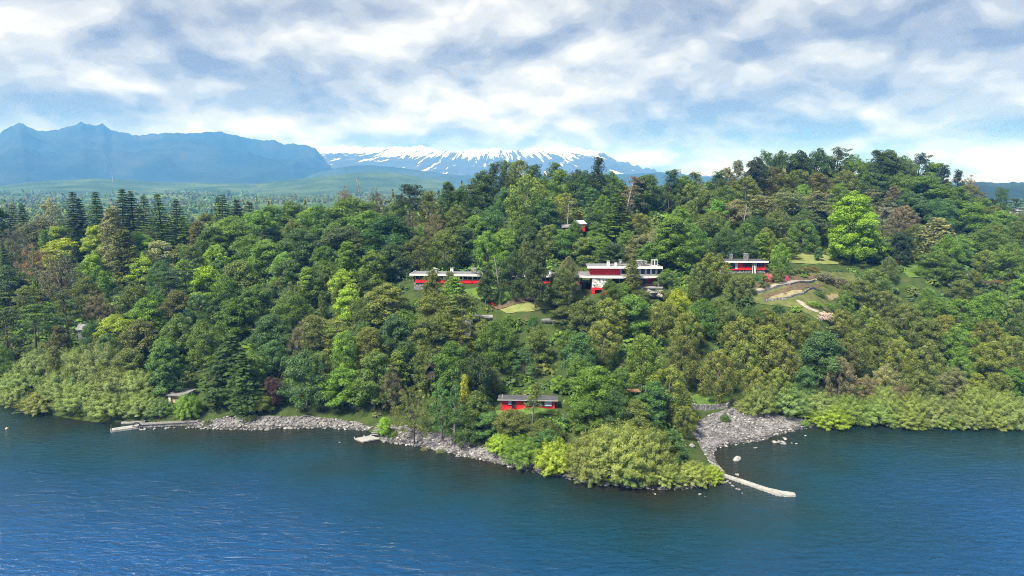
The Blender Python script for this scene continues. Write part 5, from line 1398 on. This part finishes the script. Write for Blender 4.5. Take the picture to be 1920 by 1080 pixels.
 (1662, 685, 40, 9, 'B', 'silver'), (1725, 695, 64, 8, 'K', 'moss'), (1790, 690, 50, 8, 'B', 'sage'), (1835, 700, 36, 8, 'U', 'gold'), (1875, 698, 50, 8, 'K', 'olive'), (1512, 690, 46, 9, 'B', 'emerald'), (1460, 690, 50, 9, 'K', 'gold'), (1420, 690, 46, 9, 'K', 'gold'), (1910, 690, 46, 8, 'B', 'mid'), (1590, 640, 46, 9, 'K', 'moss'),
 # willows at the water's edge
 (75, 652, 92, 8.5, 'W', 'willow'), (40, 690, 80, 6.5, 'W', 'willow'), (120, 690, 90, 7.5, 'W', 'willow'), (185, 643, 110, 10, 'W', 'willow'), (150, 720, 80, 6, 'W', 'willow'), (215, 690, 96, 7.5, 'W', 'willow'), (255, 695, 80, 7, 'W', 'willow'), (205, 735, 80, 5, 'W', 'willow'), (75, 735, 70, 4.5, 'W', 'ywillow'),
 (265, 738, 60, 4.8, 'W', 'willow'), (298, 748, 44, 4, 'W', 'willow'), (350, 738, 48, 5.2, 'W', 'fresh'), (25, 720, 50, 5, 'W', 'willow'), (128, 655, 60, 8, 'W', 'willow'), (240, 655, 60, 9, 'B', 'moss'),
 (1160, 795, 130, 9, 'W', 'ywillow'), (1110, 812, 100, 8, 'W', 'ywillow'), (1215, 800, 100, 8.5, 'W', 'ywillow'), (1040, 825, 80, 5.5, 'W', 'lime'), (985, 820, 76, 5.2, 'W', 'fresh'), (940, 815, 60, 5, 'W', 'lime'), (1180, 845, 90, 5.5, 'W', 'willow'), (1260, 808, 56, 7, 'B', 'emerald'), (1285, 838, 46, 5, 'B', 'emerald'),
 (1250, 862, 66, 4.2, 'W', 'ywillow'), (1300, 865, 66, 3.8, 'W', 'ywillow'), (1335, 874, 44, 2.8, 'W', 'lime'), (1110, 860, 60, 4.2, 'W', 'willow'), (1040, 862, 40, 2.6, 'W', 'lime'), (1022, 806, 56, 5.5, 'B', 'emerald'),
 (1425, 715, 70, 7, 'W', 'willow'), (1480, 722, 80, 7, 'W', 'willow'), (1535, 732, 76, 6.5, 'W', 'willow'), (1590, 740, 70, 6, 'W', 'ywillow'), (1400, 745, 60, 5.5, 'W', 'willow'), (1560, 760, 70, 4.5, 'W', 'lime'), (1510, 765, 60, 4, 'W', 'lime'), (1660, 722, 60, 7.5, 'W', 'ywillow'), (1640, 752, 70, 5, 'W', 'willow'),
 (1715, 738, 60, 6, 'W', 'ywillow'), (1765, 742, 76, 6.2, 'W', 'willow'), (1835, 720, 70, 8, 'W', 'ywillow'), (1820, 755, 70, 5, 'W', 'willow'), (1885, 735, 70, 7.5, 'W', 'willow'), (1920, 745, 60, 7, 'W', 'willow'), (1700, 765, 70, 4, 'W', 'ywillow'), (1870, 768, 60, 4, 'W', 'ywillow'), (1770, 770, 60, 3.6, 'W', 'ywillow'),
]
FLOWERS = [   # column, row of the top, width, height, tone, label
 (1440, 513, 22, 2.8, 'pink', 'bright pink flowering bush beside the red bungalow with two chimneys'),
 (1477, 516, 9, 2.0, 'pink', 'small pink flowering bush at the top of the terraced garden'),
 (922, 567, 11, 1.4, 'scarlet', 'scarlet flowering bush at the edge of the hotel lawn'),
 (1127, 431, 7, 1.4, 'pink', 'tiny pink bush downhill of the small red cabin'),
 (1548, 586, 32, 2.2, 'white', 'white flowering bush at the lower end of the terraced garden'),
 (526, 518, 22, 3.6, 'coral', 'coral red bush among the green trees above the stony shore'),
 (1087, 400, 14, 4.0, 'amber', 'amber yellow bush against the small red cabin'),
]
# ------------------------------------------------------------------ planting
# views kept open because the photograph shows what stands there: box in pixels, distance
OPEN = [(774, 500, 1092, 537, 228), (1090, 484, 1242, 546, 228), (1340, 476, 1440, 512, 240), (930, 738, 1042, 765, 158), (870, 538, 1000, 586, 196), (1392, 512, 1600, 582, 188),
        (1486, 462, 1560, 515, 250), (1682, 488, 1735, 530, 245), (310, 732, 350, 764, 172), (890, 593, 922, 597, 190), (1014, 597, 1042, 610, 192), (1082, 398, 1104, 428, 268),
        (1290, 760, 1520, 860, 165), (380, 772, 700, 812, 165), (700, 790, 915, 866, 140), (140, 608, 164, 628, 200), (1805, 492, 1832, 508, 254), (1846, 512, 1896, 540, 240), (1545, 366, 1642, 494, 258), (200, 780, 380, 815, 160)]
def clear_of(x, y, w, h):
    base = proj((x, y, tz(x, y)))
    top = proj((x, y, tz(x, y) + h))
    hw = w * .5 * F / base[2]
    for (a, b, c, d, Y) in OPEN:
        if y < Y + 3 and base[0] + hw > a and base[0] - hw < c and base[1] > b and top[1] < d:
            return False
    return True
FOOT = [(-36, 24, 211, 233), (18, 48, 212.5, 229), (66, 88, 224, 240), (-4, 12, 149, 162), (-87, -80, 170, 180), (-17, -3, 188, 198), (8, 14, 193, 200), (24, 30, 268, 278)]
FRONT = {(872, 597), (908, 601), (812, 505), (838, 509), (1050, 502), (1092, 424), (1166, 531), (1204, 541), (1150, 541), (1080, 413), (868, 592), (911, 499), (1098, 416), (1440, 580), (1482, 588), (1522, 603), (1408, 574), (1825, 506), (1800, 508), (965, 470), (1005, 462), (940, 470), (1066, 480), (1186, 484), (1145, 523), (1045, 520), (850, 519), (937, 484), (1000, 716), (868, 548), (1340, 473), (720, 782), (1250, 505), (1285, 760), (826, 718), (850, 716), (350, 738), (298, 748), (815, 548), (965, 470)}
for (px, py, wpx, h, sp, tone) in T:
    h *= 1.15
    for q in (1.0, .85, .7, .55, .42):
        x, y, hh = ground(px, py, h * q)
        dep = y * CP + (CAMZ - tz(x, y)) * SP
        w = 1.12 * wpx * dep / F * (.5 + .5 * q)
        if (px, py) in FRONT or clear_of(x, y, w * .84, hh): break
    else:
        print('blocked', px, py, sp); continue
    if not (py < 400 and hh < h * q): pass
    inside = lambda: any(a < x < b and c < y < d for (a, b, c, d) in FOOT)
    if inside():
        if (px, py) not in FRONT: continue
        while inside():          # it stands in front of the house: bring it out to the near side of the wall
            y -= .5
            P_ = at(px, py, y); x, hh = P_[0], P_[2] - tz(P_[0], y)
        w *= y / max(y, 1)
    put_tree(sp, tone, x, y, w, max(hh, 2.0))
P0 = ground(1593, 494)
dep = P0[1] * CP + 30 * SP
CHART = put_tree('G', 'vivid', P0[0], P0[1], 90 * dep / F, 128 * dep / F, label='great bright lime green tree standing alone on the hill lawn')
for (px, py, wpx, h, tone, lab) in FLOWERS:
    x, y, hh = ground(px, py, h)
    dep = y * CP + (CAMZ - tz(x, y)) * SP
    put_tree('H', tone, x, y, wpx * dep / F, h, label=lab)

FREE = [(p[0], p[1]) for p in []]
def free_spot(x, y, w):
    return all((t_['x'] - x) ** 2 + (t_['y'] - y) ** 2 > (.36 * (t_['w'] + w)) ** 2 for t_ in TREES)
for (px, py, wpx, h, tone, lab) in [
    (1462, 510, 26, 2.2, 'moss', 'moss green shrub beside the bright pink bush'), (1500, 503, 30, 1.8, 'rust', 'bronze shrub at the top edge of the terraced garden'), (1520, 498, 34, 1.8, 'rust', 'bronze shrub below the sunlit hill lawn'),
    (1545, 512, 40, 2.4, 'brown', 'grey brown shrub above the garden lawn'), (1575, 520, 50, 3.0, 'brown', 'broad grey brown shrub near the great lime green tree'), (1420, 515, 24, 2.0, 'emerald', 'emerald shrub in front of the two-chimney bungalow'),
    (1400, 519, 26, 2.2, 'mid', 'green shrub under the stone base of the two-chimney bungalow'), (1535, 545, 26, 1.4, 'mid', 'green shrub between the pale sandy terrace and the round sandy patch'), (1528, 565, 30, 1.5, 'fresh', 'fresh green shrub beside the curving gravel path'),
    (1555, 568, 34, 1.7, 'mid', 'green shrub below the round sandy patch'), (1505, 512, 20, 1.4, 'fresh', 'small fresh green shrub by the dark earth bed'), (1473, 548, 8, .9, 'tan', 'tiny tan shrub on the sandy terrace'), (1460, 572, 26, 1.8, 'dark', 'dark shrub under the sandy terrace wall'),
    (1500, 590, 30, 2.0, 'olive', 'olive shrub left of the white flowering bush down the garden path'), (1384, 853, 9, 1.1, 'lime', 'small lime green bush growing on the dark flat rock in the cove'), (1360, 776, 18, 2.2, 'emerald', 'emerald bush against the retaining wall by the wide beach'),
    (1510, 788, 16, 1.6, 'fresh', 'fresh green tuft on the wide beach beside the willow row'), (735, 808, 24, 1.6, 'fresh', 'low green bush beside the wooden steps'), (388, 786, 16, 1.4, 'sage', 'pale grass-like tuft at the landward end of the long jetty'), (470, 778, 26, 1.3, 'sage', 'pale dry tuft on the pebble strip'), (795, 838, 16, 1.2, 'sage', 'dry tuft on the narrow stony shore'), (825, 842, 18, 1.3, 'sage', 'larger dry tuft on the narrow stony shore')]:
    x, y, hh = ground(px, py, h)
    dep = y * CP + (CAMZ - tz(x, y)) * SP
    put_tree('H', tone, x, y, wpx * dep / F, h, label=lab)
fill_mix = {
    'left': (['B'] * 7 + ['K', 'L', 'U', 'T', 'C'], ['mid', 'fresh', 'dark', 'moss', 'mid', 'fresh', 'olive', 'emerald', 'lime']),
    'mid': (['B'] * 6 + ['K'] * 4 + ['U', 'L', 'T'], ['mid', 'dark', 'moss', 'olive', 'mid', 'fresh', 'emerald']),
    'right': (['K'] * 6 + ['B'] * 6 + ['T'], ['moss', 'olive', 'mid', 'gold', 'mid', 'emerald', 'mid', 'fresh']),
}
added = 0
for k_ in range(9000):
    Y = rng.uniform(150, 385); px = rng.uniform(-60, 1980)
    if added >= 210: break
    x = (px - 960) / F * (Y * CP + 30 * SP)
    if shore_dist([(x, Y)])[0] < 7: continue
    z = tz(x, Y)
    zone = 'left' if px < 760 else ('mid' if px < 1250 else 'right')
    sp = fill_mix[zone][0][int(rng.integers(len(fill_mix[zone][0])))]
    tone = fill_mix[zone][1][int(rng.integers(len(fill_mix[zone][1])))]
    if sp == 'C': tone = 'dark'
    if sp == 'T': tone = ['sage', 'brown', 'sage', 'moss'][int(rng.integers(4))]
    h = rng.uniform(8, 11) if Y < 215 else rng.uniform(10, 14)
    w = {'U': .35, 'L': .75, 'C': .5}.get(sp, rng.uniform(.68, .95)) * h
    if sp == 'C': h *= 1.4
    for q in (1, .8, .62, .48, .36):
        if clear_of(x, Y, w * q, h * q): break
    else: continue
    h *= q; w *= q
    if not free_spot(x, Y, w) or any(a < x < b and c < Y < d for (a, b, c, d) in FOOT): continue
    # no filler may rise over the skyline that the listed trees draw
    if proj((x, Y, z + h))[1] < np.interp(px, [0, 500, 850, 930, 1130, 1300, 1400, 1500, 1720, 1830, 1920], [395, 392, 375, 325, 330, 345, 330, 300, 305, 360, 395]): continue
    put_tree(sp, tone, x, Y, w, h); added += 1
# labels: look first, then what the tree stands beside
MARKS = [('the long jetty', -72, 168), ('the boathouse', -86, 173), ('the floating dock', -29, 156), ('the pebble strip', -55, 170), ('the hotel wing', -14, 219), ('the hotel lawn', -5, 208), ('the main house', 34, 217),
         ('the lower red bungalow', 4, 153), ('the two-chimney bungalow', 76, 231), ('the terraced garden', 84, 203), ('the great lime tree', 131, 262), ('the small hill lawn', 144, 254), ('the wide beach', 56, 168), ('the stone jetty', 48, 138),
         ('the red cabin', 27, 270), ('the white annex', -12, 193), ('the grey-roofed hut', -126, 206), ('the lookout platform', 170, 245), ('the white pavilion', 10, 197), ('the gabled shelter', -20, 164), ('the conifer row', -172, 310), ('the conifer row', -130, 320),
         ('the domed pine', -52, 330), ('the willow bank', -110, 178), ('the far willow row', 105, 174), ('the far willow row', 130, 174), ('the dead trunks', 98, 300), ('the shoulder house', 250, 350), ('the coral bush', -76, 225)]
SHORT = {'B': 'broadleaf', 'G': 'full-crowned tree', 'K': 'clumpy evergreen', 'C': 'conifer', 'L': 'pine', 'D': 'domed pine', 'W': 'willow', 'U': 'narrow tree', 'O': 'tufted tree', 'T': 'twiggy tree', 'S': 'dead tree', 'H': 'shrub', 'P': 'slender tree'}
for t_ in TREES:
    if t_['label']: t_['lab'] = t_['label']; continue
    size = 'tall ' if t_['h'] > 16 else ('small ' if t_['h'] < 7 and t_['sp'] not in 'H' else '')
    m = min(MARKS, key=lambda m: math.hypot(m[1] - t_['x'], (m[2] - t_['y']) * .8))
    dy, dx = t_['y'] - m[2], abs(t_['x'] - m[1])
    rel = 'above' if dy > max(7, dx * .5) else ('below' if dy < -max(7, dx * .5) else 'beside')
    if tz(t_['x'], t_['y']) > 50 and t_['y'] > 320: rel = 'on the crest above'
    tone = '' if t_['sp'] == 'S' else TONES[t_['tone']][1] + ' '
    t_['lab'] = f"{size}{tone}{t_['noun']} {rel} {m[0]}"
from collections import defaultdict
def clashes():
    d = defaultdict(list)
    for t_ in TREES: d[t_['lab']].append(t_)
    return [v for v in d.values() if len(v) > 1]
for grp in clashes():
    for t_ in grp:
        near = sorted((o_ for o_ in TREES if o_ is not t_ and (o_['sp'], o_['tone']) != (t_['sp'], t_['tone']) and o_['sp'] != 'S'), key=lambda o_: math.hypot(o_['x'] - t_['x'], o_['y'] - t_['y']))[0]
        base = t_['lab'].replace(' with rounded crown', '').replace(' with bunched cauliflower-like foliage', '').replace(' with layered boughs', '').replace(' with loose tufted crown', '')
        if len(base.split()) > 11: base = base.replace('feathery ', '').replace('with level spreading boughs', '').replace('  ', ' ').replace('with bare twigs', '').replace('  ', ' ')
        t_['lab'] = f"{base}, by a {TONES[near['tone']][1]} {SHORT[near['sp']]}"
        if len(t_['lab'].split()) > 16: t_['lab'] = t_['lab'].replace('broadleaf tree', 'broadleaf').replace('the two-chimney bungalow', 'two-chimney bungalow').replace('the lower red bungalow', 'lower bungalow').replace('on the crest above', 'crowning').replace(', by a', ' by').replace('large full-crowned', 'full-crowned')
for grp in clashes():
    for t_ in grp: t_['root']['group'] = 'alike: ' + t_['lab'].split(',')[0]
for t_ in TREES:
    t_['lab'] = t_['lab'].replace(' by a emer', ' by an emer').replace(' by a oliv', ' by an oliv').replace(' by a amb', ' by an amb')
    tag(t_['root'], t_['lab'], t_['cat'])
print('SHARED', sum(len(g) for g in clashes()), 'MAXW', max(len(t_['lab'].split()) for t_ in TREES))
print('TREES', len(TREES), 'fill', added)
# ------------------------------------------------------------------ what nobody could count: undergrowth on the slope and the far forest
def leaf_template(seed, n, size, kind='round'):
    r = np.random.default_rng(seed)
    d = r.normal(size=(n, 3)); d[:, 2] = np.abs(d[:, 2]) * 1.0 - .12
    d /= np.linalg.norm(d, axis=1, keepdims=True)
    rad = np.array([.62 + .45 * mnoise.noise(Vector(q) * 2.2 + Vector((seed * 1.7, 0, 0))) + .22 * mnoise.noise(Vector(q) * 4.5 + Vector((0, seed, 0))) for q in d]) * r.uniform(.75, 1.1, n)
    p = d * rad[:, None]
    if kind == 'cone':
        u = r.uniform(0, 1, n) ** 1.4
        a_ = r.uniform(0, 6.28, n); rr_ = (1 - u) ** .9 * .55 * r.uniform(.6, 1.05, n)
        p = np.column_stack([np.cos(a_) * rr_, np.sin(a_) * rr_, u * 1.15]); d = np.column_stack([np.cos(a_), np.sin(a_), np.full(n, .8)])
    nm = d + r.normal(size=(n, 3)) * .5 + np.array((0, 0, .3)); nm /= np.linalg.norm(nm, axis=1, keepdims=True)
    al = r.normal(size=(n, 3)); a = al - nm * np.sum(al * nm, 1, keepdims=True); a /= np.linalg.norm(a, axis=1, keepdims=True)
    b = np.cross(nm, a); s = size * r.uniform(.7, 1.3, (n, 1)) * .5
    q = np.stack([p - a * s, p + b * s * .75, p + a * s, p - b * s * .75], 1)
    y = np.clip(d[:, 2] * r.uniform(.1, .9, n), 0, 1) * .5  # paler on upward leaves: fresh tips and top light put into the colour
    clump = np.array([mnoise.noise(Vector(k) * 3.1 + Vector((seed, 3, 0))) for k in d])
    t_ = np.clip(.5 + .28 * clump + r.normal(0, .10, n), 0, 1)
    return q, np.repeat(t_, 4), np.repeat(y, 4)
def scatter(name, items, temps, label):
    V, Tt, Yy, Cc = [], [], [], []
    for (x, y, z, w, h, col, k) in items:
        q, t_, yy = temps[k]
        a_ = rng.uniform(0, 6.28); ca, sa = math.cos(a_), math.sin(a_)
        v = q.reshape(-1, 3)
        v = np.column_stack([(v[:, 0] * ca - v[:, 1] * sa) * w + x, (v[:, 0] * sa + v[:, 1] * ca) * w + y, v[:, 2] * h + z])
        V.append(v); Tt.append(t_); Yy.append(yy); Cc.append(np.tile((*col, 1), (len(v), 1)))
    V = np.vstack(V)
    o = link(name, np_mesh(name, V, np.arange(len(V)).reshape(-1, 4), {'tint': ('FLOAT', np.concatenate(Tt)), 'young_lit': ('FLOAT', np.concatenate(Yy)), 'col': ('FLOAT_COLOR', np.vstack(Cc))}), M['far_leaf'])
    tag(o, label, kind='stuff')
    print(name, len(items), len(V) // 2)
def tone_of(names):
    c = np.array(TONES[names[int(rng.integers(len(names)))]][0]) * rng.uniform(.8, 1.2)
    return np.clip(c, .01, .8)
def blocked(P):
    P = np.asarray(P)
    bad = np.zeros(len(P), bool)
    for arr in CLEAR:
        if arr is GD1: continue
        b_ = in_poly(P, arr)
        if arr is BE1 or arr is BE2 or arr is BE3: b_ &= shore_dist(P) < 3.2 + 2.2 * np.array([mnoise.noise((p[0] * .25, p[1] * .25, 5)) for p in P])
        if arr is BE3: b_ = in_poly(P, arr) & (shore_dist(P) < 9)
        bad |= b_
    for (a, b, c, d) in FOOT: bad |= (P[:, 0] > a) & (P[:, 0] < b) & (P[:, 1] > c) & (P[:, 1] < d)
    return bad
ut = [leaf_template(200 + i, 120, .27) for i in range(8)]
cand = np.column_stack([rng.uniform(-330, 330, 26000), rng.uniform(128, 400, 26000)])
keep = (shore_dist(cand) > 2.2) & ~blocked(cand) & (np.abs(cand[:, 0]) < cand[:, 1] * .82 + 20)
cand = cand[keep]
items = []
for (x, y) in cand:
    if len(items) >= 5600: break
    h = rng.uniform(1.6, 4.2) if y < 260 else rng.uniform(2.5, 5.5)
    near_shore = shore_dist([(x, y)])[0] < 8
    if near_shore: h = rng.uniform(.5, 1.6)
    w = h * rng.uniform(.8, 1.3)
    if in_poly([(x, y)], GD1)[0]:
        if rng.uniform() < .5: continue
        h, w = rng.uniform(.3, .8), rng.uniform(.6, 1.4)
        items.append((x, y, tz(x, y), w, h, tone_of(['mid', 'olive', 'fresh', 'moss', 'tan']), int(rng.integers(8)))); continue
    if not clear_of(x, y, w, h): 
        h *= .35; w *= .6
        if not clear_of(x, y, w * .8, h) and rng.uniform() < .6: continue
    items.append((x, y, tz(x, y) - .1, w, h, tone_of(['sage', 'moss', 'olive', 'tan', 'mid'] if near_shore else ['mid', 'moss', 'fresh', 'olive', 'dark', 'emerald']), int(rng.integers(8))))
scatter('undergrowth', items, ut, 'tangled green undergrowth filling the gaps between the trees')
f1 = [leaf_template(300 + i, 110, .30) for i in range(6)] + [leaf_template(320 + i, 110, .26, 'cone') for i in range(2)]
f2 = [leaf_template(340 + i, 44, .42) for i in range(5)] + [leaf_template(350 + i, 44, .40, 'cone')]
PLAIN_BVH = bpy.data.objects['plain']
def plain_z(x, y):
    r = math.hypot(x, y)
    return 5.0 + fbm(x * .0022, y * .0022, 4.0) * min(14, r * .006) + min(r / 900, 8)
items = []
for k in range(2600):
    px = rng.uniform(-120, 2040) if k % 3 else rng.uniform(-120, 900); Y = rng.uniform(330, 700)
    x = (px - 960) / F * Y
    z = tz(x, Y)
    h = rng.uniform(9, 15); w = h * rng.uniform(.5, .75); kk = int(rng.integers(6))
    if rng.uniform() < .13: kk = 6 + int(rng.integers(2)); h *= 1.25; w *= .8
    if proj((x, Y, z + h))[1] < np.interp(px, [0, 250, 500, 640, 850, 930, 1130, 1300, 1400, 1500, 1720, 1830, 1920], [372, 366, 368, 362, 352, 318, 324, 338, 322, 296, 300, 356, 380]): continue
    if Y < 385 and not free_spot(x, Y, 3): continue
    items.append((x, Y, z, w, h, tone_of(['mid', 'moss', 'dark', 'olive', 'mid', 'fresh', 'sage', 'fresh']), kk))
scatter('distant_forest', items, f1, 'far-off mixed wood behind the ridge')
items = []
for k in range(8200):
    Y = 690 + 2900 * rng.uniform() ** 1.6; px = rng.uniform(-160, 1240) if rng.uniform() < .8 else rng.uniform(1240, 2080)
    x = (px - 960) / F * Y
    if fbm(x * .004, Y * .004, 9) < -.12 and Y > 900: continue
    h = rng.uniform(9, 16); w = h * rng.uniform(.55, .9)
    items.append((x, Y, plain_z(x, Y) - .5, w, h, tone_of(['mid', 'moss', 'dark', 'mid', 'fresh', 'brown', 'sage']), int(rng.integers(6))))
scatter('distant_forest', items, f2, 'far-off woods scattered over the lowland plain')
# ------------------------------------------------------------------ haze: the air between here and the mountains
def haze():
    m, nt, out = new_mat('haze_air')
    v = N(nt, 'ShaderNodeVolumePrincipled', {'Color': (0.10, 0.36, 1.0, 1), 'Density': 0.00016, 'Anisotropy': 0.0, 'Absorption Color': (1, 1, 1, 1)})
    nt.links.new(v.outputs['Volume'], out.inputs['Volume'])
    o = MB().box(-14300, 14300, -12800, 16200, -9.0, 720).build('haze', m)
    tag(o, 'thin blue haze in the air over the lake country', kind='stuff')
haze()
